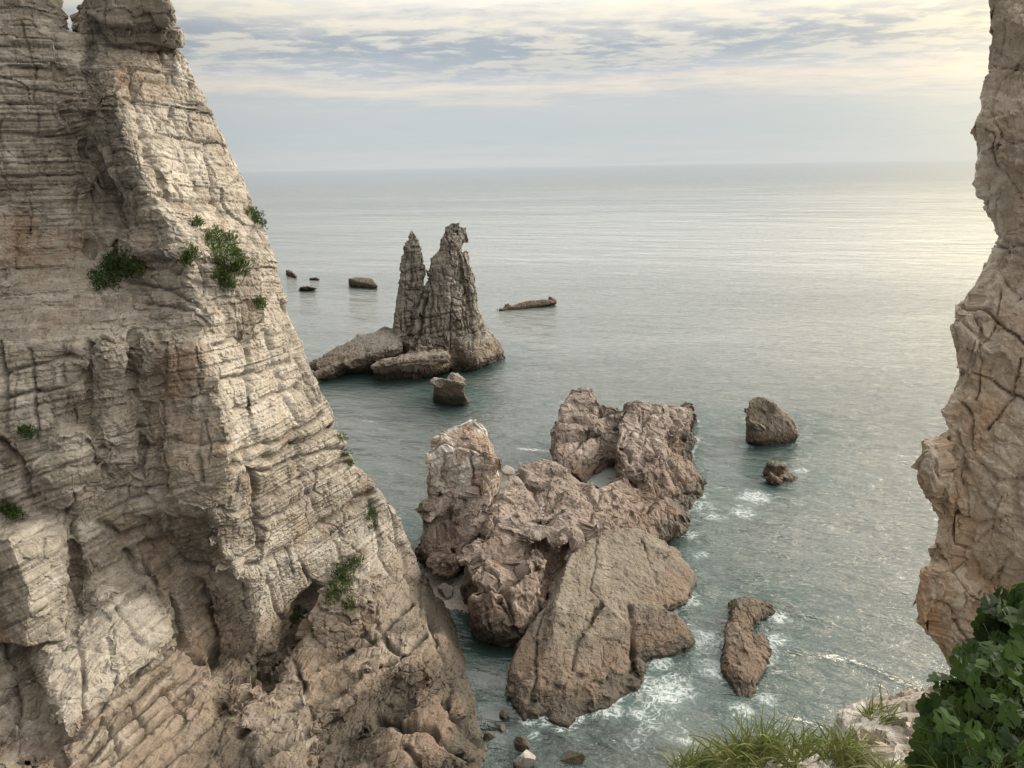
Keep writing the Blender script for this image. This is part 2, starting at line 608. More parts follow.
# ------------------------------------------------------------------ left cliff
def fold(p):
    """beds lie level high up and dip ever more to the left lower down"""
    z = p[:, 2]
    m = 0.02 + 0.62 * np.clip((19.0 - z) / 17.0, 0, 1.0) ** 1.1
    s = z - m * (p[:, 0] + 16.0) + 0.12 * (p[:, 1] - 36)
    return np.stack([p[:, 0], p[:, 1], s], 1)


left_out = [(-160, -70, 36), (-60, -62, 38), (30, -40, 39), (54, -12, 39.3), (63, 26, 39.6), (80, 32, 39.8), (88, 10, 39.8), (97, -30, 40), (150, -40, 41), (165, 5, 41.5),
            (178, 28, 41.5), (192, 60, 42), (207, 95, 42.5), (222, 130, 43), (245, 172, 43.6), (252, 205, 43.6), (268, 235, 43.4), (280, 262, 43.2), (292, 315, 43),
            (315, 372, 42.7), (338, 420, 42.3), (358, 462, 42), (385, 495, 41.8), (402, 515, 41.6), (415, 550, 41.4), (432, 588, 41.2),
            (452, 614, 39.0), (464, 645, 36.8), (472, 672, 34.6), (484, 705, 32.0), (505, 765, 28.0), (530, 835, 24.5),
            (430, 850, 23.4), (300, 850, 22.6), (160, 850, 21.6), (0, 850, 20.0), (-160, 850, 18.5), (-170, 640, 24), (-170, 500, 27), (-170, 340, 31), (-165, 265, 35), (-165, 100, 36)]
left_in = [
    # upper wall
    (0, 20, 38.2), (60, 40, 38.8), (0, 120, 38.0), (50, 130, 38.3), (0, 255, 37.2), (60, 250, 37.7), (84, 70, 38.9), (86, 150, 38.6), (84, 240, 38.2),
    # gully and buttress
    (96, 60, 39.6), (98, 150, 39.4), (95, 245, 38.8), (110, 70, 38.6), (112, 150, 38.0), (110, 240, 37.6),
    (121, 150, 38.2), (123, 205, 38.6), (124, 250, 38.1), (132, 152, 37.4), (140, 240, 36.9),
    (100, 38, 40.2), (122, 100, 37.6), (145, 165, 36.9), (158, 210, 36.5), (186, 234, 35.8), (150, 42, 41.0), (175, 100, 40.2), (195, 160, 40.2),
    (160, 130, 38.8), (225, 205, 41.0), (215, 240, 38.6), (235, 275, 38.8), (262, 262, 41.5),
    # ledge
    (0, 272, 36.8), (60, 268, 37.0), (105, 262, 37.2), (145, 255, 36.6), (0, 338, 33.6), (60, 338, 33.7), (90, 336, 33.8), (130, 325, 34.6), (150, 300, 35.2),
    # bedded rounded rock and block corner
    (165, 270, 35.6), (195, 290, 34.9), (165, 330, 34.2), (205, 322, 34.4), (212, 345, 34.0),
    # middle wall
    (0, 352, 33.3), (0, 430, 32.3), (0, 500, 31.3), (40, 350, 33.4), (86, 350, 33.4), (50, 505, 31.7), (88, 440, 32.6), (92, 348, 33.9), (93, 430, 33.2), (98, 348, 33.3), (100, 440, 32.5),
    (128, 345, 33.7), (130, 470, 32.6), (136, 345, 34.5), (140, 470, 33.4), (152, 350, 34.4), (156, 500, 33.4), (160, 345, 33.6), (164, 520, 32.6), (110, 520, 32.3),
    # arete
    (222, 410, 33.5), (236, 458, 33.0), (225, 480, 33.0), (200, 490, 32.7), (213, 506, 32.9), (175, 495, 32.6), (172, 520, 33.6),
    (206, 515, 33.4), (220, 555, 33.0), (228, 575, 33.2), (185, 560, 33.8), (150, 560, 34.0), (120, 560, 33.2), (140, 530, 33.4),
    (195, 600, 34.2), (250, 590, 34.4), (252, 640, 33.4), (215, 695, 32.4), (180, 640, 32.8), (200, 650, 33.2),
    # lit face
    (240, 330, 36.8), (275, 330, 39.6), (262, 420, 36.4), (300, 420, 39.0), (290, 490, 37.0), (330, 480, 39.8), (360, 500, 41.0), (300, 540, 37.0), (345, 535, 39.2), (275, 560, 35.8),
    (318, 580, 37.0), (300, 605, 36.2), (270, 650, 34.6), (382, 545, 39.8), (405, 580, 39.4),
    # apron below the crevice
    (312, 600, 36.9), (290, 640, 35.8), (250, 690, 33.2), (222, 712, 31.8), (300, 650, 33.4), (285, 690, 31.6), (350, 600, 36.6), (375, 570, 38.2), (385, 620, 36.2), (420, 610, 38.2),
    (440, 640, 36.6), (400, 660, 34.4), (340, 660, 33.0), (430, 690, 32.4), (455, 700, 31.6), (380, 690, 32.2), (300, 715, 29.2), (340, 705, 30.0), (400, 740, 29.6), (440, 745, 29.0), (350, 745, 27.9), (300, 768, 26.2),
    (255, 730, 28.6), (235, 768, 26.2), (400, 790, 26.4),
    # bright slab and the beds under it
    (60, 645, 28.6), (110, 600, 31.0), (150, 600, 32.4), (172, 645, 31.6), (125, 690, 28.2), (62, 738, 25.0), (45, 690, 26.6), (30, 660, 27.6), (95, 720, 26.0), (175, 690, 29.6), (215, 720, 29.2),
    (130, 750, 25.4), (180, 740, 27.0), (80, 775, 23.4), (40, 720, 25.6), (30, 768, 23.6), (0, 700, 26.2), (0, 768, 23.0), (0, 640, 28.2), (20, 640, 28.6),
    # second ledge
    (0, 512, 31.0), (58, 512, 31.4), (0, 545, 29.6), (70, 545, 30.6), (75, 600, 30.6), (20, 560, 30.2), (70, 640, 29.4),
]
left_cr = [[(122, 100), (145, 165), (158, 210), (186, 234)], [(205, 322), (212, 345), (222, 410), (236, 458)], [(213, 506), (220, 555), (228, 575)],
           [(0, 338), (60, 338), (90, 336)], [(312, 600), (290, 640), (250, 690), (222, 712)], [(300, 605), (270, 650), (215, 695)]]


def dry(pts, lo, inner):
    """keep the foot of the cliff out of the water: distance never beyond where the sight line falls below lo"""
    out_ = []
    for px, py, d in pts:
        if py > 560:
            low = lo + (0.6 + 0.9 * abs(math.sin(px * 0.37 + py * 0.21)) if inner else 0)
            q = Zp(px, py, low)
            d = min(d, q.y)
        out_.append((px, py, d))
    return out_


left_out = dry(left_out, -0.5, False)
left_in = dry(left_in, 0.5, True)
cliff = thing('sea_cliff', 'tall pale bedded cliff filling the left side down to the sea', 'cliff', Dp(215, 600, 36))


def near_frame(p, n):
    v = p - np.array(CAM)[None]
    M = np.array(rot.transposed())
    c = v @ M.T
    px = c[:, 0] / -c[:, 2] * FPX; py = c[:, 1] / -c[:, 2] * FPX
    return facing(p, n) & (np.abs(px) < 660) & (np.abs(py) < 520)


LEFT_STROKES = [
    # upper wall
    ('c', [(8, 66), (45, 70), (92, 72)], 2.5, .35), ('c', [(0, 88), (30, 92), (100, 94)], 2.0, .3), ('c', [(10, 42), (60, 45), (100, 42)], 2.5, .3), ('c', [(0, 130), (40, 133), (80, 128)], 1.8, .22),
    ('c', [(0, 175), (50, 178), (84, 172)], 1.8, .2), ('c', [(0, 215), (40, 212), (82, 216)], 1.8, .22), ('c', [(58, 95), (40, 110), (30, 140)], 1.8, .2),
    ('c', [(89, 38), (91, 110), (86, 180), (92, 250)], 6, .7), ('c', [(76, 165), (78, 240)], 2.2, .5), ('c', [(121, 190), (124, 215), (119, 250)], 4, .7),
    ('b', [(94, 95), (124, 98), (146, 165), (158, 210), (128, 196), (112, 150), (98, 140)], .7, 2.5), ('b', [(128, 205), (160, 212), (186, 236), (205, 260), (150, 255), (128, 250)], .5, 2.5),
    ('c', [(104, 46), (150, 48), (184, 44)], 3, .45), ('c', [(118, 78), (150, 80), (196, 84)], 2.2, .35), ('c', [(128, 100), (160, 106), (206, 104)], 2.2, .35),
    ('c', [(130, 70), (140, 110), (150, 160), (168, 200)], 3, .45), ('c', [(170, 112), (184, 150), (196, 190)], 2.6, .5), ('c', [(146, 135), (162, 138)], 3, .5), ('c', [(160, 50), (165, 80)], 2, .3), ('c', [(190, 70), (186, 104)], 2, .3),
    ('c', [(155, 195), (190, 205), (215, 200)], 2, .3), ('c', [(205, 140), (212, 190), (225, 215)], 2, .3),
    # scree ledge and rounded beds
    ('b', [(-20, 268), (60, 264), (100, 258), (140, 262), (135, 290), (88, 325), (-20, 335)], -.3, 6),
    ('c', [(125, 262), (165, 268), (200, 285)], 2, .3), ('c', [(130, 280), (165, 288), (205, 312)], 2, .3), ('c', [(140, 300), (175, 306), (205, 325)], 2, .3),
    # middle wall: columns, gullies
    ('b', [(-20, 345), (84, 350), (87, 440), (92, 505), (-20, 505)], .35), ('b', [(99, 346), (127, 344), (128, 400), (132, 470), (104, 470)], .7), ('b', [(146, 336), (155, 336), (156, 372), (147, 374)], .6), ('b', [(146, 380), (156, 380), (158, 400), (148, 400)], .6),
    ('b', [(158, 342), (207, 346), (222, 410), (236, 458), (226, 482), (172, 496), (164, 470)], .6),
    ('c', [(88, 343), (91, 400), (95, 445), (105, 470)], 3, .7), ('c', [(131, 338), (137, 420), (142, 480)], 4, .7), ('c', [(157, 338), (160, 420), (163, 480), (170, 535)], 3, .8),
    ('c', [(0, 378), (40, 366), (84, 354)], 2, .3), ('c', [(0, 402), (50, 388), (86, 372)], 1.8, .28), ('c', [(0, 438), (18, 462), (30, 500)], 3, .6), ('c', [(30, 350), (36, 400), (34, 440)], 1.8, .3), ('c', [(60, 348), (62, 378)], 2, .3), ('c', [(2, 340), (5, 430)], 3, .5),
    ('c', [(90, 440), (126, 452), (160, 436)], 2, .35), ('c', [(160, 392), (200, 398), (218, 396)], 2, .3), ('c', [(160, 436), (200, 442), (230, 440)], 2, .3), ('c', [(195, 350), (197, 400), (200, 490)], 2, .3), ('c', [(100, 400), (128, 396)], 2, .3), ('c', [(50, 470), (100, 450)], 2, .25),
    ('b', [(172, 496), (204, 488), (214, 507), (196, 500)], .5), ('c', [(20, 480), (90, 462), (155, 470)], 1.8, .2), ('c', [(20, 500), (90, 484), (155, 492)], 1.8, .2),
    # overhang in shade
    ('b', [(140, 545), (150, 524), (168, 518), (206, 512), (221, 558), (230, 578), (252, 594), (254, 640), (224, 690), (205, 640), (184, 600), (160, 575)], -.45, 2.5),
    ('c', [(165, 540), (190, 566), (222, 572), (258, 566)], 3, .5), ('c', [(176, 600), (185, 640), (200, 660)], 3, .6), ('c', [(200, 585), (215, 630), (214, 680)], 3, .6), ('c', [(140, 520), (145, 560), (160, 600)], 2.5, .4), ('c', [(98, 520), (120, 540), (150, 530)], 3, .4), ('c', [(125, 555), (140, 570), (165, 568)], 3, .5),
    # sunlit face
    ('c', [(214, 346), (245, 342), (264, 330)], 2, .35), ('c', [(243, 335), (249, 390), (255, 440)], 2.4, .45), ('c', [(266, 330), (276, 372), (300, 420)], 2.4, .4), ('c', [(284, 300), (296, 350), (316, 400)], 2.4, .4), ('c', [(222, 380), (260, 376), (290, 360)], 2, .35), ('c', [(232, 412), (262, 404), (300, 384)], 2, .35),
    ('c', [(236, 452), (280, 440), (322, 414)], 2.2, .4), ('c', [(234, 466), (270, 456), (340, 426)], 2.6, .5), ('c', [(236, 480), (290, 462), (352, 444)], 2.2, .45), ('c', [(214, 508), (250, 510), (300, 480), (362, 458)], 2.6, .5), ('c', [(222, 530), (270, 520), (330, 484)], 1.8, .3),
    ('c', [(225, 578), (262, 566), (302, 540), (345, 510), (368, 490)], 4, .8), ('c', [(249, 440), (253, 500), (264, 550)], 2.6, .5), ('c', [(345, 455), (330, 480), (325, 510)], 2, .3), ('c', [(300, 430), (306, 480), (318, 520)], 2, .3),
    ('c', [(265, 585), (285, 620), (280, 650)], 2, .3), ('c', [(300, 560), (316, 590)], 2.2, .35), ('c', [(330, 530), (345, 570)], 2, .3), ('c', [(370, 500), (378, 540), (395, 580)], 2.4, .4), ('c', [(405, 545), (410, 590)], 2.4, .4), ('c', [(390, 500), (402, 550)], 2, .3),
    # crevice and apron
    ('b', [(302, 596), (318, 584), (306, 622), (276, 662), (262, 700), (240, 712), (218, 706), (226, 688), (262, 646)], -1.1, 3),
    ('c', [(312, 668), (370, 640), (412, 602)], 2.6, .5), ('c', [(332, 692), (382, 668), (425, 636)], 2.6, .5), ('c', [(238, 738), (300, 706), (345, 690)], 3, .6), ('c', [(290, 655), (305, 690), (310, 720)], 2.6, .5), ('c', [(350, 600), (370, 640)], 2.4, .4), ('c', [(380, 575), (372, 620), (395, 650)], 2.4, .4),
    ('b', [(312, 745), (330, 715), (400, 672), (436, 655), (440, 690), (400, 715), (360, 745), (330, 775)], -.6, 4), ('c', [(430, 620), (445, 660), (450, 700)], 3, .5), ('c', [(380, 720), (430, 730), (470, 760)], 3, .6), ('c', [(440, 690), (460, 720), (480, 740)], 3, .5), ('c', [(400, 745), (420, 768)], 3, .5),
    ('c', [(250, 768), (300, 735), (335, 725)], 3, .5), ('b', [(230, 722), (300, 690), (312, 706), (250, 745)], .4),
    # bright slab with the beds under it
    ('b', [(38, 655), (105, 602), (152, 598), (174, 640), (120, 690), (62, 740), (48, 700)], .55, 2.5), ('c', [(62, 742), (120, 696), (176, 646)], 2.4, .5), ('c', [(75, 745), (130, 704), (184, 658)], 1.6, .25), ('c', [(85, 752), (140, 712), (192, 672)], 1.8, .35), ('c', [(92, 760), (150, 718), (200, 680)], 1.6, .2), ('c', [(100, 768), (160, 722), (208, 690)], 2, .4), ('c', [(125, 770), (175, 732), (216, 700)], 1.6, .2), ('c', [(150, 775), (190, 742), (226, 712)], 2, .35), ('c', [(130, 705), (150, 735)], 1.8, .25), ('c', [(165, 690), (185, 720)], 1.8, .25), ('c', [(105, 720), (120, 750)], 1.8, .25),
    ('c', [(80, 630), (86, 690), (92, 715)], 2, .3), ('c', [(108, 640), (118, 690)], 2, .3), ('c', [(45, 640), (80, 652), (90, 690)], 2, .25), ('c', [(120, 605), (140, 640), (165, 650)], 2, .25),
    ('b', [(-20, 548), (6, 548), (24, 600), (26, 650), (46, 700), (58, 740), (80, 900), (-60, 900)], -.9, 3), ('c', [(2, 640), (20, 700), (15, 768)], 3, .6), ('b', [(70, 540), (84, 556), (96, 610), (80, 640), (66, 640)], -.6, 2), ('c', [(72, 500), (74, 560), (80, 620)], 3, .6),
]
raw = sheet(left_out, left_in, (-6.0, 9.0, -0.5), left_cr)
SKYLINE = [(q[0], q[1]) for q in left_out[9:32]]
raw = add_blocks(raw, 90, (2.6, 1.6, 1.5), frame_of((1, 0.15), 0.03), 0.45, 1, lambda m: m[:, 2] > 17, 0.16)
raw = add_blocks(raw, 150, (1.5, 0.9, 0.6), frame_of((1, 0.15), 0.03), 0.30, 2, lambda m: m[:, 2] > 17, 0.16)
raw = add_blocks(raw, 70, (1.7, 1.4, 3.4), frame_of((1, 0.15), 0.05), 0.5, 31, lambda m: (m[:, 2] > 7) & (m[:, 2] < 20), 0.12)
raw = add_blocks(raw, 50, (2.6, 1.8, 4.0), frame_of((0.3, 1), 0.05), 0.45, 32, lambda m: m[:, 2] > 7, 0.12)
raw = add_blocks(raw, 40, (2.4, 1.8, 1.6), frame_of((1, 0.1), 0.5), 0.6, 33, lambda m: m[:, 2] <= 8, 0.2)
raw = add_blocks(raw, 80, (2.2, 1.4, 1.1), frame_of((1, 0.1), 0.30), 0.45, 3, lambda m: (m[:, 2] <= 17) & (m[:, 2] > 8), 0.18)
raw = add_blocks(raw, 150, (1.3, 0.8, 0.5), frame_of((1, 0.1), 0.30), 0.28, 4, lambda m: (m[:, 2] <= 17) & (m[:, 2] > 8), 0.18)
raw = add_blocks(raw, 260, (1.6, 1.0, 0.7), frame_of((1, 0.1), 0.58), 0.42, 5, lambda m: m[:, 2] <= 8, 0.22)
raw = add_blocks(raw, 320, (0.9, 0.6, 0.4), frame_of((1, 0.1), 0.58), 0.28, 6, lambda m: m[:, 2] <= 8, 0.3)
me = remesh(raw, 0.075)
me = rockify(me, fold, 11, warp=0.14, voxel=0.075, strokes=LEFT_STROKES, jit=0.45,
        flats=[(2.6, (1.0, 1.0, 0.9), 0.6, 0.14, 0.08), (1.0, (1.2, 1.2, 0.7), 0.6, 0.18, 0.07), (0.42, (1.3, 1.3, 0.6), 0.6, 0.3, 0.03)],
        layers=[(1.9, 0.24, 0.16, 0.055), (0.62, 0.11, 0.12, 0.045), (0.27, 0.04, 0.07, 0.04)],
        joints=[(1.9, 2.4, 0.16, 0.16, 0.06), (0.62, 1.1, 0.06, 0.07, 0.05)], rough=0.05, rl=0.45, smooth_it=1,
        only=near_frame)


def stain(me, kinds):
    """rust and stains, with sunlit faces painted paler and shaded parts painted darker"""
    p = get_co(me).astype(np.float64)
    x, y = pix(p)
    j = vfbm(p * 0.7, 3, 5)
    x = x + 6 * j[:, 0]; y = y + 6 * j[:, 1]
    for nm, polys in kinds.items():
        w = np.zeros(len(p))
        for poly, a, soft in polys:
            dd = seg_dist(x, y, poly + poly[:1])
            w = np.maximum(w, a * np.clip(0.5 + np.where(inside(x, y, poly), dd, -dd) / soft, 0, 1))
        at = me.attributes.new('stain_' + nm, 'FLOAT', 'POINT')
        at.data.foreach_set('value', w.astype(np.float32))


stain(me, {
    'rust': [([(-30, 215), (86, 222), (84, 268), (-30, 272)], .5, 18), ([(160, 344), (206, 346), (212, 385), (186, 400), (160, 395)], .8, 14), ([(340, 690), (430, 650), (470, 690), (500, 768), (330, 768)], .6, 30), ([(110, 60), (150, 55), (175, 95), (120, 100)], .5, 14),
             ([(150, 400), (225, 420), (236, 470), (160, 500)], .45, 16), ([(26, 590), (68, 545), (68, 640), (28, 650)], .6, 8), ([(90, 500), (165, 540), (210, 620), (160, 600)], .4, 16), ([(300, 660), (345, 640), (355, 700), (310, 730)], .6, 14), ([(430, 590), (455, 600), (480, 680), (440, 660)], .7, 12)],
    'pale': [([(38, 655), (105, 602), (152, 598), (174, 640), (120, 690), (62, 740), (48, 700)], .45, 10), ([(-5, 512), (66, 515), (68, 545), (20, 560), (-5, 545)], .5, 8), ([(352, 520), (400, 520), (452, 610), (440, 650), (380, 640), (390, 580)], .55, 14), ([(310, 575), (370, 555), (382, 600), (340, 640), (305, 620)], .7, 8),  # pale rock, plus sunlight painted onto slab, apron and lit face
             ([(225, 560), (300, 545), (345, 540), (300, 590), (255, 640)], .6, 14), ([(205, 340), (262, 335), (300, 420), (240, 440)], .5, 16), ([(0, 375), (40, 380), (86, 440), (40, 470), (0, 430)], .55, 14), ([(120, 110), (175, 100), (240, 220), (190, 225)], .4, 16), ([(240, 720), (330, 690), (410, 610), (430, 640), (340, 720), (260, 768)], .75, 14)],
    'dark': [([(86, 36), (98, 36), (99, 75), (90, 110), (84, 75)], .9, 8), ([(92, 95), (124, 100), (130, 200), (120, 250), (95, 200)], .5, 20), ([(125, 255), (160, 255), (205, 300), (150, 330)], .5, 14), ([(150, 510), (210, 510), (225, 570), (160, 560)], .6, 14), ([(-10, 440), (15, 450), (20, 505), (-10, 505)], .7, 8),  # dark stain, plus shade painted under the overhang and on shaded faces
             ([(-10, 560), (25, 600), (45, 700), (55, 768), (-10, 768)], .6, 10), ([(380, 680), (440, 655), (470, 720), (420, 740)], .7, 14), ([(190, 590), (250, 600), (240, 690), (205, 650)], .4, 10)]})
print('left cliff', len(me.vertices))
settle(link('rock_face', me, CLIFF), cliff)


def rock(name, chunks, voxel, mat, bed, seed, parent=None, blocks=(), **kw):
    raw = hulls(chunks)
    for k, bl in enumerate(blocks): raw = add_blocks(raw, *bl[:4], seed * 7 + k, *bl[4:])
    me = rockify(remesh(raw, voxel), bed, seed, voxel=voxel, **kw)
    o = link(name, me, mat)
    if parent: settle(o, parent)
    else:                                   # origin at the base of a lone rock
        c = get_co(me); c0 = (c.min(0) + c.max(0)) / 2; c0[2] = max(0.0, c[:, 2].min())
        me.transform(Matrix.Translation(-Vector(c0.tolist()))); o.location = c0.tolist()
    return o


FLAT = bed_tilt((1, 0), 0.05)
SKYLINE = None
rock('capstone', [[('d', 82, 10, 39.4), ('d', 90, -40, 39), ('d', 150, -45, 39), ('d', 163, 2, 39.2), ('d', 176, 20, 39.4), ('d', 170, 26, 39.5), ('d', 104, 24, 39.0),
                   ('d', 100, 0, 44), ('d', 172, 20, 44), ('d', 150, -40, 44)],
                  [('d', 100, 24, 39.3), ('d', 182, 30, 40.6), ('d', 183, 46, 40.8), ('d', 110, 42, 39.6), ('d', 120, 24, 45), ('d', 180, 30, 45), ('d', 180, 46, 45)]],
     0.09, SLATE, FLAT, 21, cliff, layers=[(0.42, 0.35, 0.12, 0.06)], facet=[(0.9, 0.2, 0.6, 0.06)], rough=0.1, rl=0.6)
rock('jutting_block', [[('d', 8, 538, 28.0), ('d', -30, 545, 28.5), ('d', 28, 590, 27.3), ('d', 68, 535, 30.0), ('d', 55, 512, 31.2), ('d', 0, 520, 31.0), ('d', 66, 640, 28.8), ('d', 27, 645, 27.4), ('d', -40, 640, 28.4), ('d', 40, 560, 32)]],
     0.07, CLIFF, fold, 22, cliff, layers=[(0.6, 0.1, 0.05, 0.05)], facet=[(0.8, 0.12, 0.6, 0.04)], rough=0.12, rl=0.5, smooth_it=1)
rock('ledge_block', [[('d', 306, 618, 34.6), ('d', 326, 650, 33.6), ('d', 362, 612, 35.0), ('d', 380, 585, 36.4), ('d', 352, 572, 37.4), ('d', 318, 592, 36.4), ('d', 330, 668, 33.6), ('d', 372, 630, 35.4), ('d', 350, 620, 39)],
                     [('d', 258, 680, 33.2), ('d', 276, 690, 32.6), ('d', 300, 655, 33.8), ('d', 300, 690, 32.8), ('d', 280, 655, 34.6), ('d', 262, 705, 32.6), ('d', 300, 680, 36)]],
     0.07, CLIFF, fold, 23, cliff, layers=[(0.45, 0.14, 0.08, 0.05)], facet=[(0.7, 0.2, 0.8, 0.06)], rough=0.12, rl=0.5, smooth_it=1)

rock('rubble_floor', [[(-150, 650, .55), (60, 640, .6), (220, 640, .6), (395, 655, .6), (415, 700, .5), (430, 800, .5), (300, 850, .7), (-150, 850, .7), (-150, 650, -1), (220, 640, -1), (395, 655, -1), (425, 720, -1), (430, 800, -1), (300, 850, -1), (-150, 850, -1)]],
     0.12, CLIFF, fold, 24, cliff, flats=[(1.2, (1, 1, 1), 0.5, 1.0, 0.1)], facet=[(1.0, 0.5, 0.9, 0.05), (0.5, 0.2, 0.9, 0.03)], rough=0.15, rl=0.5, smooth_it=1)

# ------------------------------------------------------------------ right cliff, close by
right_out = [(994, -80, 11.6), (988, 0, 11.6), (985, 60, 11.6), (977, 112, 11.5), (970, 122, 11.5), (972, 150, 11.5), (975, 195, 11.5), (984, 214, 11.6), (990, 228, 11.7), (991, 243, 11.7), (986, 245, 11.6),
             (984, 266, 11.5), (972, 276, 11.4), (968, 294, 11.3), (952, 302, 11.2), (946, 326, 11.1), (953, 352, 11.1), (957, 372, 11.1), (944, 392, 11.0), (942, 412, 11.0), (949, 432, 11.0),
             (930, 440, 10.8), (913, 474, 10.7), (916, 488, 10.7), (928, 500, 10.8), (931, 530, 10.8), (924, 545, 10.7), (927, 570, 10.7), (919, 578, 10.6), (917, 600, 10.6), (926, 628, 10.6), (945, 664, 10.6),
             (985, 720, 10.4), (1010, 800, 10.2), (1250, 800, 8.0), (1500, 820, 10.4), (1500, 300, 10.6), (1500, -140, 11.4), (1250, -110, 10.5)]
right_in = [(1250, 300, 9.0), (1230, 120, 9.6), (1240, 560, 8.4), (1370, 420, 9.9), (1010, 20, 11.2), (1060, 60, 10.8), (1005, 130, 11.1), (1050, 200, 10.6), (1000, 200, 11.3), (1008, 245, 11.2), (1000, 290, 11.0), (1060, 300, 10.3), (985, 330, 10.8), (1020, 370, 10.5),
            (985, 400, 10.7), (975, 450, 10.5), (1040, 450, 10.0), (965, 480, 10.55), (970, 540, 10.4), (955, 590, 10.2), (975, 610, 10.35), (1040, 560, 9.7), (960, 640, 10.3), (1000, 660, 10.0), (1100, 600, 9.2)]
cliff_r = thing('rock_pillar', 'near cracked tan cliff edge rising along the right side behind the leafy bush', 'cliff', Dp(990, 640, 10.5))
SKYLINE = None
raw = sheet(right_out, right_in, (3.0, 2.5, -0.1))
raw = add_blocks(raw, 110, (0.5, 0.4, 0.6), frame_of((1, 0.3), -0.4), 0.10, 27, None, 0.45)
raw = add_blocks(raw, 280, (0.32, 0.25, 0.36), frame_of((1, 0.3), -0.4), 0.07, 28, None, 0.6)
me = remesh(raw, 0.03)
me = rockify(me, bed_tilt((1, 0.3), -0.55), 31, voxel=0.03, layers=[(0.85, 0.06, 0.04, 0.02)], strokes=[('c', [(962, 300), (985, 310), (1002, 330), (1030, 346)], 1.49, 0.120), ('c', [(1030, 58), (1002, 84), (992, 112), (1000, 150)], 1.36, 0.084), ('c', [(955, 374), (985, 376), (1006, 392), (1030, 402)], 1.36, 0.108),
                 ('c', [(954, 436), (957, 490), (962, 545)], 1.61, 0.156), ('c', [(962, 430), (968, 500), (970, 540)], 1.12, 0.084), ('c', [(1000, 196), (1004, 240), (1000, 270)], 1.36, 0.096), ('c', [(978, 462), (1000, 482), (1030, 478)], 1.86, 0.144),
                 ('c', [(945, 560), (965, 590), (1000, 612)], 1.36, 0.096), ('c', [(990, 430), (1010, 400), (1020, 360)], 1.24, 0.078), ('c', [(975, 330), (985, 360), (975, 400)], 1.24, 0.084), ('c', [(1000, 290), (990, 330), (968, 372)], 1.12, 0.072),
                 ('c', [(990, 240), (1010, 246), (1030, 244)], 1.36, 0.108), ('c', [(935, 500), (955, 505), (960, 520)], 1.24, 0.084), ('c', [(930, 600), (950, 610), (985, 660)], 1.36, 0.090), ('c', [(980, 130), (1010, 180), (1024, 200)], 1.12, 0.072),
                 ('c', [(970, 300), (976, 340), (960, 380)], 1.12, 0.072), ('c', [(1005, 500), (990, 540), (1000, 600)], 0.99, 0.054), ('c', [(975, 540), (1010, 520), (1030, 524)], 0.99, 0.060), ('c', [(1000, 20), (996, 60)], 1.12, 0.060), ('c', [(985, 150), (1030, 140)], 1.12, 0.060),
                 ('c', [(975, 590), (1000, 570), (1030, 572)], 0.99, 0.060), ('c', [(930, 470), (945, 476), (955, 470)], 1.12, 0.072), ('c', [(1010, 300), (1030, 290)], 1.12, 0.060), ('c', [(960, 400), (975, 420), (972, 445)], 1.12, 0.072),
                 ('b', [(965, 446), (1040, 440), (1040, 474), (1004, 480), (978, 462)], .09), ('b', [(918, 570), (950, 566), (966, 590), (950, 618), (924, 622)], .10), ('b', [(912, 470), (932, 442), (952, 440), (954, 490), (930, 500)], .10)], jit=1.3,
        flats=[(0.8, (1, 1, 1.2), 0.65, 0.45, 0.06), (0.36, (1, 1, 1.3), 0.7, 0.65, 0.02), (0.15, (1, 1, 1), 0.65, 0.6, 0.0)],
        rough=0.03, rl=0.22, warp=0.12, smooth_it=1, only=facing)
print('right cliff', len(me.vertices))
settle(link('rock_face', me, NEAR), cliff_r)

# ------------------------------------------------------------------ sea stack
stack = thing('sea_stack', 'grey twin-spired sea stack standing in open water beyond the pink rocks', 'sea stack', Zp(430, 375))
SB = bed_tilt((1, 0.2), 0.10)
STACK_STROKES = [('c', [(428, 262), (426, 300), (420, 330), (412, 350)], 1.4, 1.4), ('c', [(452, 290), (449, 330), (452, 372)], 1.5, .9), ('c', [(430, 262), (432, 300), (428, 340)], 1.2, .6), ('c', [(460, 250), (466, 300), (474, 350)], 1.2, .6), ('c', [(404, 336), (440, 334), (474, 330)], 1.3, .6),
                 ('c', [(412, 320), (440, 318), (468, 312)], 1.0, .4), ('c', [(376, 368), (420, 364), (450, 366)], 1.2, .5), ('c', [(400, 245), (420, 247)], 1, .4), ('c', [(410, 232), (408, 280), (404, 330)], 1.2, .5), ('c', [(480, 330), (484, 360)], 1.2, .6), ('c', [(440, 275), (466, 282)], 1.0, .4)]
kw = dict(layers=[(1.7, 0.22, 0.2, 0.12)], flats=[(1.3, (0.8, 0.8, 1.8), 0.45, 0.5, 0.35), (0.6, (0.8, 0.8, 1.6), 0.6, 0.6, 0.14)], joints=[(1.7, 2.0, 0.25, 0.35, 0.12)], facet=[(1.2, 0.12, 0.8, 0.0)], rough=0.14, rl=0.7, smooth_it=1, blocks=[(70, (1.8, 1.6, 3.6), frame_of((1, 0.2), 0.10), 0.42), (160, (1.0, 0.9, 2.1), frame_of((1, 0.2), 0.10), 0.35)], strokes=STACK_STROKES, jit=0.25)
VB = bed_tilt((1, 0), -1.2)
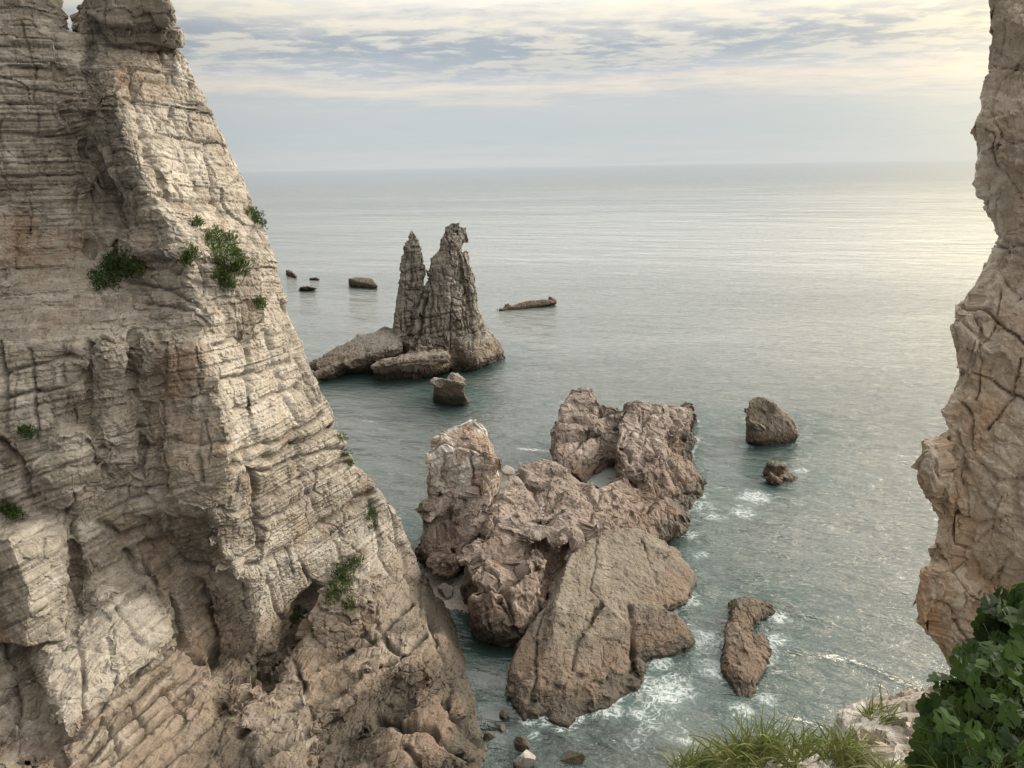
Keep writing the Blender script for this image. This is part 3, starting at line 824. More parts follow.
rock('spire', [[('d', 404, 244, 98), ('d', 412, 227, 98.5), ('d', 418, 240, 98), ('d', 424, 262, 97.5), ('d', 422, 330, 96.5), ('d', 398, 352, 95.5), ('d', 394, 330, 96.5), ('d', 399, 290, 97), ('d', 401, 258, 97.5),
                ('d', 406, 250, 101), ('d', 416, 250, 101), ('d', 420, 340, 102), ('d', 394, 340, 101)]], 0.13, GREY, SB, 41, stack, **{**kw, 'blocks': [(14, (1.6, 1.4, 4.5), frame_of((1, 0.2), 0.10), 0.22), (30, (0.9, 0.8, 2.2), frame_of((1, 0.2), 0.10), 0.18)], 'facet': [], 'rough': 0.12})
rock('spire', [[('d', 444, 230, 98.5), ('d', 453, 221, 98.5), ('d', 460, 233, 98.5), ('d', 464, 262, 98), ('d', 466, 280, 98), ('d', 444, 252, 97.5), ('d', 441, 240, 98), ('d', 452, 290, 96.5), ('d', 450, 228, 101), ('d', 464, 270, 102), ('d', 440, 270, 101)],
                [('d', 430, 262, 97.0), ('d', 440, 248, 97.4), ('d', 466, 252, 97.6), ('d', 472, 290, 97.2), ('d', 478, 318, 96.8), ('d', 424, 300, 96.4), ('d', 414, 340, 95.6), ('d', 470, 340, 96), ('d', 432, 262, 102), ('d', 470, 270, 103), ('d', 480, 330, 104), ('d', 426, 330, 102)],
                [('d', 432, 258, 97.5), ('d', 440, 248, 98), ('d', 466, 275, 98), ('d', 470, 305, 97), ('d', 448, 262, 96.8), ('d', 428, 300, 96.5), ('d', 419, 330, 95.5), ('d', 408, 352, 94.5), ('d', 450, 356, 93.8), ('d', 480, 340, 96), ('d', 488, 336, 99),
                 ('d', 440, 260, 103), ('d', 470, 300, 104), ('d', 490, 345, 105), ('d', 415, 345, 103), ('d', 452, 300, 95.0)]], 0.13, GREY, SB, 42, stack, **kw)
rock('plinth', [[('z', 374, 384, -1), ('z', 372, 366, 2.4), ('z', 400, 356, 3.0), ('z', 448, 352, 3.6), ('z', 452, 362, 2.6), ('z', 456, 374, -1), ('z', 410, 385, -1), ('z', 450, 345, -1), ('z', 395, 355, -1)],
                [('d', 398, 335, 97.5), ('d', 432, 335, 97.5), ('z', 398, 368, -1), ('z', 440, 366, -1), ('d', 400, 345, 100), ('d', 430, 345, 100), ('z', 420, 352, 3)],
                [('z', 450, 378, -1), ('d', 447, 330, 96), ('d', 478, 318, 98), ('d', 494, 335, 99), ('z', 503, 352, 1.2), ('z', 503, 362, -1), ('z', 480, 372, -1), ('z', 500, 345, -1), ('d', 470, 320, 104), ('z', 478, 362, 2)]],
     0.16, GREY, SB, 43, stack, **{**kw, 'blocks': [(50, (2.8, 2.0, 0.9), frame_of((1, 0.2), 0.08), 0.45), (90, (1.2, 0.9, 0.6), frame_of((1, 0.2), 0.08), 0.3)]})
rock('ridge', [[('z', 316, 384, -1), ('z', 315, 362, 2.0), ('z', 340, 344, 3.4), ('z', 345, 356, 2.8), ('z', 320, 372, 1.6), ('z', 330, 385, -1), ('z', 352, 376, -1), ('z', 350, 360, 2.4), ('z', 320, 366, -1)], [('z', 338, 346, 3.2), ('z', 365, 335, 4.3), ('z', 398, 326, 4.9), ('z', 400, 348, 3.6), ('z', 345, 362, 2.4), ('z', 345, 378, -1), ('z', 372, 378, -1), ('z', 400, 366, -1), ('z', 390, 345, -1)]],
     0.15, GREY, VB, 44, stack, layers=[(1.6, 0.3, 0.25, 0.15)], flats=[(1.1, (1, 1, 1), 0.5, 0.5, 0.25), (0.5, (1, 1, 1), 0.6, 0.5, 0.1)], rough=0.18, rl=0.7, smooth_it=1, blocks=[(60, (2.6, 1.6, 1.2), frame_of((0.8, 0.6), 0.15), 0.5), (80, (1.2, 0.9, 0.8), frame_of((0.8, 0.6), 0.15), 0.3)])

# ------------------------------------------------------------------ rocks in the middle
CB = bed_tilt((0.8, 0.6), 0.55)
CF = frame_of((0.8, 0.6), 0.45)
kw = dict(layers=[(1.1, 0.14, 0.16, 0.06), (0.35, 0.05, 0.07, 0.045)], flats=[(1.8, (1.2, 1, 0.8), 0.7, 0.65, 0.16), (0.75, (1, 1, 0.8), 0.7, 0.75, 0.03), (0.32, (1, 1, 0.9), 0.6, 0.7, 0.0)], rough=0.05, rl=0.35, smooth_it=1, blocks=[(45, (2.0, 1.4, 1.0), CF, 0.8), (130, (1.0, 0.75, 0.55), CF, 0.48), (200, (0.5, 0.4, 0.3), CF, 0.22)])
o = rock('pillar_rock', [[(422, 562, -1), (430, 584, -1), (462, 582, -1), (488, 548, -1), (500, 520, -1), (445, 530, -1), (424, 545, -1), (448, 426, 8.9), (466, 420, 9.1), (484, 424, 8.9), (492, 445, 8.0), (432, 450, 7.8), (434, 438, 8.4), (496, 466, 7.0)]],
         0.065, GUANO, CB, 51, jit=0.6, strokes=[('c', [(446, 456), (446, 490)], 1.2, .15), ('c', [(470, 452), (473, 500)], 1.4, .3), ('c', [(428, 503), (455, 500), (484, 505)], 2.4, .5), ('c', [(432, 452), (460, 446), (492, 452)], 1.6, .2)], **{**kw, 'blocks': [(14, (1.8, 1.4, 2.4), frame_of((1, 0.2), 0.1), 0.35), (30, (0.9, 0.7, 1.2), frame_of((1, 0.2), 0.1), 0.25), (60, (0.45, 0.4, 0.5), frame_of((1, 0.2), 0.1), 0.14)], 'facet': [(0.9, 0.10, 0.8, 0.0)]})
tag(o, 'upright rock with white streaked face, tallest at the left of the pinkish outcrop', 'rock')
o = rock('boulder', [[(425, 560, -1), (432, 585, -1), (458, 585, -1), (482, 560, -1), (428, 506, 4.4), (448, 500, 4.7), (474, 502, 4.5), (482, 526, 3.6), (470, 560, 1.5), (426, 540, 2.5)],
                     [(436, 560, 2.0), (446, 548, 2.6), (462, 556, 2.2), (462, 580, 0.2), (436, 582, 0.0), (448, 584, 0)]],
         0.065, PINK, CB, 52, **kw)
tag(o, 'brown boulder leaning at the foot of the white streaked upright rock', 'rock')
o = rock('boulder', [[(486, 478, 4.8), (498, 462, 5.6), (513, 470, 5.0), (508, 490, 3.8), (492, 498, 3.4), (505, 520, -0.5), (486, 520, -0.5), (512, 500, -0.5), (496, 500, 0)]],
         0.08, PALEB, CB, 53, layers=[(0.8, 0.1, 0.05, 0.05)], facet=[(0.9, 0.2, 0.7, 0.05)], rough=0.08, rl=0.6, smooth_it=1)
tag(o, 'pale wedge block wedged between the white streaked rock and the pinkish outcrop', 'rock')
out = thing('rock_outcrop', 'large pinkish brown outcrop with a tide pool in its middle', 'rock', Zp(570, 520))
rock('low_crest', [[(497, 488, 3.9), (520, 464, 4.2), (556, 458, 3.8), (600, 500, 3.0), (590, 540, 3.0), (530, 535, 3.9), (482, 532, 4.1), (464, 560, 3.3), (462, 612, -1), (500, 655, -1), (540, 640, -1), (600, 580, -1), (560, 490, -1), (500, 530, -1)],
               [(468, 600, 2.4), (500, 588, 2.9), (548, 565, 3.0), (528, 620, 1.9), (492, 640, 0.7), (470, 642, -1), (515, 660, -1), (548, 620, -1), (480, 560, 3.2), (560, 560, 0)],
               [(560, 500, 3.4), (585, 490, 3.0), (625, 478, 2.6), (640, 500, 2.2), (645, 525, 1.6), (600, 545, 2.4), (565, 540, 3.2), (560, 560, -1), (650, 550, -1), (640, 500, -1), (575, 505, -1)],
               [(598, 500, 3.0), (608, 488, 3.3), (622, 490, 3.0), (626, 508, 2.2), (606, 520, 2.4), (610, 505, 0), (624, 512, 0), (600, 515, 0)],
               [(548, 520, 4.4), (566, 505, 4.7), (575, 530, 4.2), (560, 552, 3.4), (545, 545, 3.6), (560, 560, 0), (575, 540, 0), (540, 540, 0)]],
     0.065, PINK, CB, 54, out, jit=0.6, strokes=[('c', [(478, 556), (505, 590), (520, 640)], 2.2, .5), ('c', [(500, 520), (530, 535), (548, 550)], 2.2, .5), ('c', [(480, 536), (520, 512), (545, 505)], 2, .45), ('c', [(520, 470), (540, 500), (552, 520)], 2, .4), ('c', [(465, 590), (500, 585), (540, 575)], 3, .6),
              ('b', [(528, 548), (548, 536), (568, 548), (552, 580), (530, 572)], -1.0, 2), ('b', [(548, 500), (560, 498), (556, 512), (546, 512)], -.7, 1.5), ('c', [(580, 490), (600, 510), (640, 520)], 2, .4), ('c', [(600, 490), (590, 540)], 2, .4), ('c', [(620, 500), (612, 535)], 1.6, .3), ('c', [(500, 600), (515, 630)], 2, .4), ('c', [(480, 610), (490, 645)], 2, .3)], **kw)
rock('high_crest', [[(570, 391, 6.3), (580, 385, 6.6), (592, 386, 6.5), (598, 402, 5.8), (562, 404, 5.6), (558, 430, 4.6), (600, 430, 4.6), (553, 470, -1), (610, 474, -1), (600, 448, -1), (560, 448, -1)],
               [(560, 425, 4.6), (600, 405, 5.2), (625, 402, 5.4), (640, 425, 4.2), (620, 455, 2.6), (585, 462, 1.9), (552, 452, 3.0), (552, 474, -1), (600, 485, -1), (640, 470, -1), (630, 440, -1), (580, 445, -1)],
               [(554, 428, 4.6), (600, 428, 4.3), (616, 440, 3.4), (556, 466, 3.2), (584, 480, 1.7), (612, 464, 1.5), (560, 480, -1), (600, 480, -1), (620, 460, -1), (552, 450, 0)],
               [(618, 404, 5.4), (640, 400, 5.5), (690, 408, 4.4), (687, 432, 3.8), (662, 458, 3.4), (650, 480, 2.8), (632, 480, 2.6), (616, 450, 4.2), (620, 500, -1), (660, 505, -1), (692, 470, -1), (698, 446, -1), (640, 432, -1), (690, 436, -1)],
               [(640, 468, 2.8), (664, 455, 3.2), (690, 460, 2.2), (705, 484, .7), (692, 500, .5), (655, 512, 1.5), (628, 492, 2.0), (710, 494, -1), (692, 526, -1), (640, 535, -1), (625, 505, -1), (700, 475, -1)],
               [(636, 500, 2.3), (660, 500, 2.2), (690, 512, 1.0), (684, 532, .5), (640, 545, 1.4), (606, 530, 2.4), (612, 508, 2.6), (600, 540, -1), (690, 535, -1), (660, 555, -1), (640, 500, -1)],
               [(676, 410, 2.8), (690, 408, 2.6), (698, 414, 1.0), (700, 424, -1), (680, 440, -1), (680, 420, -1)],
               [(575, 500, 1.25), (650, 500, 1.25), (640, 455, 1.25), (580, 460, 1.25), (575, 510, -1), (650, 510, -1), (640, 470, -1), (580, 475, -1)]],
     0.065, PINK, CB, 55, out, jit=0.6, strokes=[('c', [(602, 408), (586, 436), (565, 458)], 2, .5), ('c', [(621, 400), (618, 430), (630, 460), (640, 478)], 3, .9), ('c', [(640, 420), (655, 446), (664, 480)], 1.8, .4), ('b', [(668, 430), (692, 424), (692, 452), (672, 456)], -1.2, 1.5), ('c', [(650, 408), (640, 430), (628, 440)], 1.6, .4), ('c', [(660, 412), (690, 418)], 1.6, .3),
              ('c', [(658, 456), (656, 490), (650, 515)], 2, .5), ('c', [(560, 420), (590, 418), (612, 412)], 1.8, .4), ('c', [(560, 440), (600, 436)], 1.8, .4), ('c', [(670, 462), (685, 490)], 1.6, .3), ('c', [(640, 500), (665, 492), (700, 495)], 2, .4)], **kw)
SF = frame_of((0.5, 0.85), 0.22)
SLAB_EDGE = lambda m: ~inside(*pix(m), [(566, 560), (625, 538), (656, 590), (612, 612), (580, 640), (560, 690), (546, 650), (552, 605)])
rock('sloping_slab', [[(570, 552, 3.2), (600, 532, 2.9), (640, 528, 2.3), (690, 565, .9), (696, 582, .2), (684, 600, 0.5), (640, 606, 1.1), (596, 616, 1.7), (552, 648, 1.6), (556, 600, 2.6), (520, 650, -1), (575, 660, -1), (650, 618, -1), (692, 606, -1), (700, 585, -1), (645, 525, -1), (575, 560, -1)],
                      [(560, 590, 2.2), (548, 640, 1.7), (530, 690, 0.7), (524, 715, 0.2), (590, 620, 1.7), (578, 668, 1.0), (560, 700, 0.4), (510, 690, -1), (526, 740, -1), (548, 722, -1), (572, 712, -1), (590, 670, -1), (520, 640, -1)],
                      [(548, 600, 1.9), (518, 640, 1.1), (507, 690, 0.3), (540, 650, 1.2), (524, 720, 0.2), (503, 695, -1), (520, 738, -1), (540, 725, -1), (515, 645, -1), (560, 600, -1)],
                      [(578, 640, 1.6), (604, 602, 2.0), (626, 622, 1.7), (618, 656, 1.0), (598, 672, 0.7), (574, 668, 0.9), (572, 684, -1), (625, 668, -1), (618, 612, -1)],
                      [(634, 612, 1.2), (656, 602, 1.6), (684, 618, 1.1), (695, 642, .3), (676, 656, .2), (648, 656, .5), (638, 668, -1), (690, 664, -1), (698, 645, -1), (640, 620, -1)],
                      [(596, 606, 1.6), (640, 600, 1.5), (664, 606, 1.1), (660, 640, .5), (630, 672, .3), (590, 690, .35), (566, 690, .5), (570, 650, 1.1), (585, 705, -1), (640, 684, -1), (670, 650, -1), (640, 600, -1), (580, 640, -1)],
                      [(545, 700, .35), (600, 690, .3), (640, 668, .25), (644, 682, .05), (606, 708, .05), (560, 722, .0), (550, 726, -1), (610, 716, -1), (650, 690, -1), (600, 670, -1)]],
     0.06, BROWN, bed_tilt((0.5, 0.85), 0.22), 56, out, jit=0.6, strokes=[('c', [(600, 606), (575, 640), (574, 668)], 1.8, .3), ('c', [(632, 604), (632, 640), (630, 668)], 2.4, .5), ('c', [(605, 645), (602, 668)], 1.4, .2), ('c', [(645, 540), (655, 585)], 1.2, .2), ('c', [(548, 600), (536, 660), (532, 700)], 1.6, .3), ('c', [(600, 540), (590, 590), (600, 605)], 1.0, .12)],
     layers=[(0.42, 0.06, 0.06, 0.05)], flats=[(2.0, (1.2, 1, 0.8), 0.45, 0.14, 0.04), (0.6, (1.2, 1, 0.8), 0.5, 0.4, 0.03), (0.28, (1, 1, 0.8), 0.6, 0.5, 0.0)], rough=0.07, rl=0.4, smooth_it=1, blocks=[(26, (1.8, 1.2, 0.7), SF, 0.50, SLAB_EDGE), (150, (0.8, 0.6, 0.4), SF, 0.42, SLAB_EDGE), (260, (0.4, 0.35, 0.25), SF, 0.22, SLAB_EDGE)])

skerry = dict(layers=[(0.6, 0.12, 0.06, 0.06)], flats=[(0.9, (1, 1, 1), 0.5, 0.5, 0.14), (0.4, (1, 1, 1), 0.6, 0.5, 0.05)], rough=0.07, rl=0.4, smooth_it=1, blocks=[(12, (1.6, 1.1, 0.9), frame_of((1, 0.3), -0.5), 0.30), (30, (0.7, 0.6, 0.5), frame_of((1, 0.3), -0.5), 0.25)])
o = rock('skerry', [[(746, 446, -1), (748, 402, 4.4), (754, 396, 4.8), (764, 396, 4.7), (778, 408, 3.6), (796, 420, 2.2), (798, 434, 1.0), (796, 444, -0.6), (778, 452, -1), (760, 452, -1), (746, 430, 2.0), (790, 425, -1), (755, 430, -1)]],
         0.10, BROWN, bed_tilt((1, 0), -0.9), 61, **skerry)
tag(o, 'lone tall pointed brown rock standing in the water right of the pinkish outcrop', 'rock')
o = rock('skerry', [[(768, 476, -.6), (770, 466, 1.2), (779, 463, 1.4), (788, 467, 1.1), (792, 482, -.4), (776, 484, -.6), (785, 472, -.6)],
                    [(780, 478, .5), (790, 470, .6), (804, 482, -.3), (790, 486, -.5), (780, 490, -.4)]],
         0.08, DARK, FLAT, 62, **skerry)
tag(o, 'small dark wave-washed rock just below the tall pointed brown rock', 'rock')
o = rock('reef', [[(733, 600, 1.1), (740, 597, 1.3), (758, 600, 1.0), (762, 612, .6), (752, 622, .6), (730, 622, .9), (728, 626, -1), (764, 618, -1), (755, 628, -1), (762, 600, -1), (733, 604, -1)],
                  [(727, 622, .9), (750, 620, .8), (752, 640, .6), (742, 660, .7), (724, 662, .5), (720, 670, -1), (752, 660, -1), (754, 625, -1), (724, 624, -1)],
                  [(736, 640, .8), (764, 634, .5), (771, 650, .35), (764, 672, .4), (748, 684, .4), (726, 668, .5), (722, 690, -1), (752, 696, -1), (772, 662, -1), (766, 632, -1)],
                  [(724, 664, .4), (746, 672, .45), (756, 690, .2), (748, 706, -.1), (736, 694, .2), (724, 694, -1), (752, 712, -1), (760, 690, -1)],
                  [(758, 602, .5), (772, 604, .35), (778, 612, .0), (764, 620, .1), (758, 622, -1), (780, 614, -1), (770, 600, -1)]],
         0.05, DARK, CB, 63, layers=[(0.4, 0.10, 0.10, 0.05)], flats=[(0.9, (1, 1, 1), 0.6, 0.6, 0.10), (0.36, (1, 1, 1), 0.6, 0.7, 0.03)], rough=0.06, rl=0.35, smooth_it=1, blocks=[(24, (1.0, 0.7, 0.45), frame_of((0.3, 0.9), 0.1), 0.25), (70, (0.5, 0.4, 0.28), frame_of((0.3, 0.9), 0.1), 0.18)])
tag(o, 'long narrow brown reef awash with foam, above the grass tufts', 'rock')
o = rock('skerry', [[(432, 408, -1), (434, 379, 3.6), (440, 378, 3.8), (461, 382, 3.4), (468, 402, 0.6), (466, 408, -1), (450, 412, -1), (437, 380, 2.5), (440, 395, -1), (462, 395, -1)]],
         0.12, GREY, bed_tilt((1, 0), -0.2), 64, **skerry)
tag(o, 'squat grey flat-topped rock in the water in front of the sea stack', 'rock')
o = rock('reef', [[(497, 310, .2), (510, 307, .5), (525, 301, 1.3), (545, 299, 1.4), (556, 302, .8), (556, 306, -.6), (520, 312, -.6), (500, 313, -.6), (540, 303, -.6)]],
         0.2, DARK, FLAT, 65, **skerry)
tag(o, 'low dark reef lying flat in the water right of the sea stack', 'rock')
o = rock('skerry', [[(349, 289, -1), (348, 279, 1.8), (356, 277, 2.1), (372, 278, 2.0), (378, 286, .8), (378, 290, -1), (362, 292, -1), (352, 284, -1), (374, 284, -1)]],
         0.2, DARK, FLAT, 66, **skerry)
tag(o, 'broad dark rock in the water left of the sea stack', 'rock')
for k, (ch, lab) in enumerate([([(286, 278, -.8), (287, 270, 1.4), (292, 270, 1.5), (297, 277, .4), (297, 279, -.8), (290, 275, -.8)], 'dark knob of rock in the sea right beside the left cliff edge'),
                              ([(308, 281, -.4), (309, 278, .5), (316, 277.5, .6), (320, 279, .3), (319, 281, -.4), (313, 279, -.4)], 'tiniest dark low rock in the sea beyond the left cliff'),
                              ([(297, 292, -.6), (298, 287, 1.0), (308, 286, 1.1), (317, 288, .7), (317, 291, -.6), (306, 290, -.6)], 'double-humped dark rock in the sea off the left cliff edge')]):
    o = rock('skerry', [ch], 0.2, DARK, FLAT, 70 + k, layers=[(0.8, 0.2, 0.1, 0.1)], facet=[(1.2, 0.4, 0.8, 0.1)], rough=0.12, rl=0.7, smooth_it=1)
    tag(o, lab, 'rock')


# loose boulders in the channel
def boulder(px, py, w, h, mat, lab, seed, z=0.0, ry=0.8):
    c = Zp(px, py, z)
    bm = bmesh.new()
    bmesh.ops.create_icosphere(bm, subdivisions=5, radius=1)
    me = bpy.data.meshes.new('boulder')
    bm.to_mesh(me); bm.free()
    p = get_co(me).astype(np.float64)
    q = p + seed * 7.7
    n = p / np.linalg.norm(p, axis=1)[:, None]
    d = facets(q, 0.9, 0.16, 0.9, seed) + 0.30 * fbm(q * 0.9, 5, seed, 0.42)
    p = p + n * d[:, None]
    rb = np.random.RandomState(seed)
    for _ in range(22):                        # broken faces
        nv = rb.randn(3); nv /= np.linalg.norm(nv)
        hh = p @ nv
        p -= np.clip(hh - rb.uniform(0.55, 0.9), 0, None)[:, None] * nv[None]
    p *= np.array([w / 2, w / 2 * ry, h])
    a = (seed * 1.9) % 3.1
    p = p @ np.array([[math.cos(a), math.sin(a), 0], [-math.sin(a), math.cos(a), 0], [0, 0, 1]]) if ry != 1 else p
    me.vertices.foreach_set('co', p.astype(np.float32).ravel())
    at = me.attributes.new('bed', 'FLOAT_VECTOR', 'POINT')
    at.data.foreach_set('vector', (p + np.array(c)).astype(np.float32).ravel())
    me.polygons.foreach_set('use_smooth', np.zeros(len(me.polygons), bool))
    me.update()
    o = link('boulder', me, mat); o.location = c
    return tag(o, lab, 'boulder')


boulder(446, 590, 1.3, 0.55, PALEB, 'pale grey flat boulder on the pebble beach below the brown leaning boulder', 3, 0.5)
boulder(526, 761, 1.15, 0.5, PALEB, 'pale boulder at the bottom edge, between the cliff foot and the outcrop', 5, 0.2)
boulder(522, 744, 0.95, 0.4, BROWN, 'brown boulder just above the pale boulder at the bottom edge', 6, 0.1)
boulder(504, 716, 0.55, 0.25, DARK, 'small dark boulder breaking the surface of the narrow channel', 8, 0.02)
boulder(503, 730, 0.65, 0.30, BROWN, 'half-sunken brown boulder right under the small dark one in the channel', 9, -0.12)
boulder(495, 684, 0.9, 0.4, BROWN, 'submerged pale brown boulder seen through the still channel water', 10, -0.5)
boulder(478, 690, 1.0, 0.4, BROWN, 'submerged boulder touching the cliff foot in the channel', 12, -0.35)
boulder(572, 762, 1.6, 0.5, BROWN, 'broad wave-washed brown boulder in the shallows at the bottom edge', 13, -0.15)
boulder(618, 471, 0.9, 0.35, PINK, 'small rock sitting in the tide pool', 14, 1.3)
boulder(488, 736, 0.6, 0.3, BROWN, 'small brown boulder against the cliff foot at the end of the channel', 15, 0.1)

# ------------------------------------------------------------------ sea, seabed, beach, tide pool
def graded(lo, hi, step, far, grow):
    a = list(np.arange(lo, hi, step))
    s, x = step, hi
    while x < far:
        a.append(x); s *= grow; x += s
    a.append(far)
    return a


xs_r = graded(0, 34, 0.22, 24000, 1.09)
xs = np.array([-x for x in reversed(xs_r[1:])] + xs_r)
ys = np.array([-60.0, -20.0, 5.0, 14.0] + graded(20, 72, 0.22, 26000, 1.018))
X, Y = np.meshgrid(xs, ys)
P = np.stack([X.ravel(), Y.ravel()], 1)
rs = np.random.RandomState(5)
zz = np.zeros(len(P))
dx = np.zeros_like(P)
dist = np.hypot(P[:, 0], P[:, 1])
for k in range(46):
    L = 0.9 * (7.0 / 0.9) ** rs.rand()
    th = R(248) + rs.randn() * 0.42           # swell runs in from the open sea on the right
    kk = 2 * math.pi / L
    kx, ky = math.cos(th) * kk, math.sin(th) * kk
    amp = 0.0062 * L ** 0.75
    ph = P[:, 0] * kx + P[:, 1] * ky + rs.rand() * 6.28
    fade = np.clip(1.4 - dist / (L * 55), 0, 1)
    zz += 0.95 * amp * fade * np.sin(ph)
    dx += (amp * fade * 0.9 * np.cos(ph))[:, None] * np.array([math.cos(th), math.sin(th)])[None]
gust = 0.75 + 0.5 * fbm(np.stack([P[:, 0] / 9, P[:, 1] / 9, zz * 0], 1), 3, 77)


def blobs(lst):
    w = np.zeros(len(P))
    for px, py, r, a in lst:
        c = Zp(px, py, 0)
        d = np.hypot(P[:, 0] - c.x, P[:, 1] - c.y)
        w = np.maximum(w, a * np.exp(-(d / r) ** 2))
    return w


from mathutils.kdtree import KDTree
shore = []
for ob in list(COL.objects):                   # where rock meets the water
    if ob.type == 'MESH' and ob.name.split('.')[0] not in ('boulder',):
        c = get_co(ob.data) + (np.array(ob.location, np.float32) if ob.parent is None else 0)
        shore.append(c[np.abs(c[:, 2]) < 0.12][::2])
shore = np.concatenate(shore)
kd = KDTree(len(shore))
for k, c in enumerate(shore): kd.insert((c[0], c[1], 0), k)
kd.balance()
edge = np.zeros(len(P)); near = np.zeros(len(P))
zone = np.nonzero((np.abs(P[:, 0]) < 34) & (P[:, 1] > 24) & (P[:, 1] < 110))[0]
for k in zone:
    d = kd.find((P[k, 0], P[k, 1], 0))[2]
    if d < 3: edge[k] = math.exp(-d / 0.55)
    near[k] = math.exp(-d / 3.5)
calm = np.clip(1 - blobs([(490, 640, 2.0, 1), (490, 680, 1.8, 1), (497, 715, 1.2, 1), (505, 740, 1.0, .7), (475, 620, 1.2, 1)]), 0.03, 1)
swash = np.clip(0.55 + 1.2 * fbm(np.stack([P[:, 0] / 3.5, P[:, 1] / 3.5, zz * 0], 1), 2, 31), 0.1, 1)
foam = blobs([(668, 690, 1.8, .95), (640, 680, 1.2, .8), (690, 600, 1.1, .7), (705, 640, 1.5, .8), (720, 670, 1.3, .85), (650, 712, 1.5, .75), (610, 712, 1.2, .7), (660, 665, .9, .9), (680, 735, 1.6, .6),
              (775, 615, 1.0, .85), (780, 640, .9, .8), (766, 700, 1.0, .7), (722, 640, .8, .8), (735, 595, .6, .6), (716, 590, 1.0, .5), (742, 712, .9, .8),
              (755, 497, 1.6, .9), (742, 512, 1.6, .75), (800, 470, 1.0, .8), (768, 480, .8, .7), (746, 446, 1.2, .6), (700, 505, 1.4, .7), (715, 515, 1.5, .6), (690, 535, 1.0, .7), (702, 555, 1.0, .6),
              (527, 722, .5, .8), (535, 735, .5, .7), (530, 750, .4, .6), (575, 735, 1.0, .5), (640, 740, 1.6, .5)])
open_side = np.clip((P[:, 0] + 3.0) / 4.0, 0.15, 1)
foam = np.maximum(foam, 0.85 * edge * swash * open_side)
shal = np.maximum(blobs([(490, 640, 2.0, .75), (490, 680, 1.8, .8), (497, 720, 1.5, .8), (560, 740, 1.6, .7), (600, 745, 1.8, .55), (640, 760, 2.0, .5), (515, 755, 1.5, .7), (470, 615, 1.0, .8), (745, 640, 1.6, .5), (780, 610, .8, .6), (796, 482, .8, .5),
                         (590, 725, 1.4, .5), (700, 760, 1.5, .4)]), 0)
zz = 0.10 * np.tanh(zz / 0.10) * calm * gust; dx *= 0.6 * (calm * gust)[:, None]
co = np.stack([P[:, 0] + dx[:, 0], P[:, 1] + dx[:, 1], zz], 1).astype(np.float32)
nx, ny = len(xs), len(ys)
idx = np.arange(nx * ny).reshape(ny, nx)
quads = np.stack([idx[:-1, :-1], idx[:-1, 1:], idx[1:, 1:], idx[1:, :-1]], -1).reshape(-1, 4)
sea_me = bpy.data.meshes.new('sea')
sea_me.vertices.add(len(co)); sea_me.vertices.foreach_set('co', co.ravel())
sea_me.loops.add(quads.size); sea_me.loops.foreach_set('vertex_index', quads.ravel().astype(np.int32))
sea_me.polygons.add(len(quads)); sea_me.polygons.foreach_set('loop_start', (np.arange(len(quads)) * 4).astype(np.int32))
sea_me.polygons.foreach_set('use_smooth', np.ones(len(quads), bool))
sea_me.update(); sea_me.validate()
for nm, val in (('foam', foam), ('shallow', shal), ('calm', calm), ('near_shore', near)):
    a = sea_me.attributes.new(nm, 'FLOAT', 'POINT'); a.data.foreach_set('value', val.astype(np.float32))
print('sea', len(co))


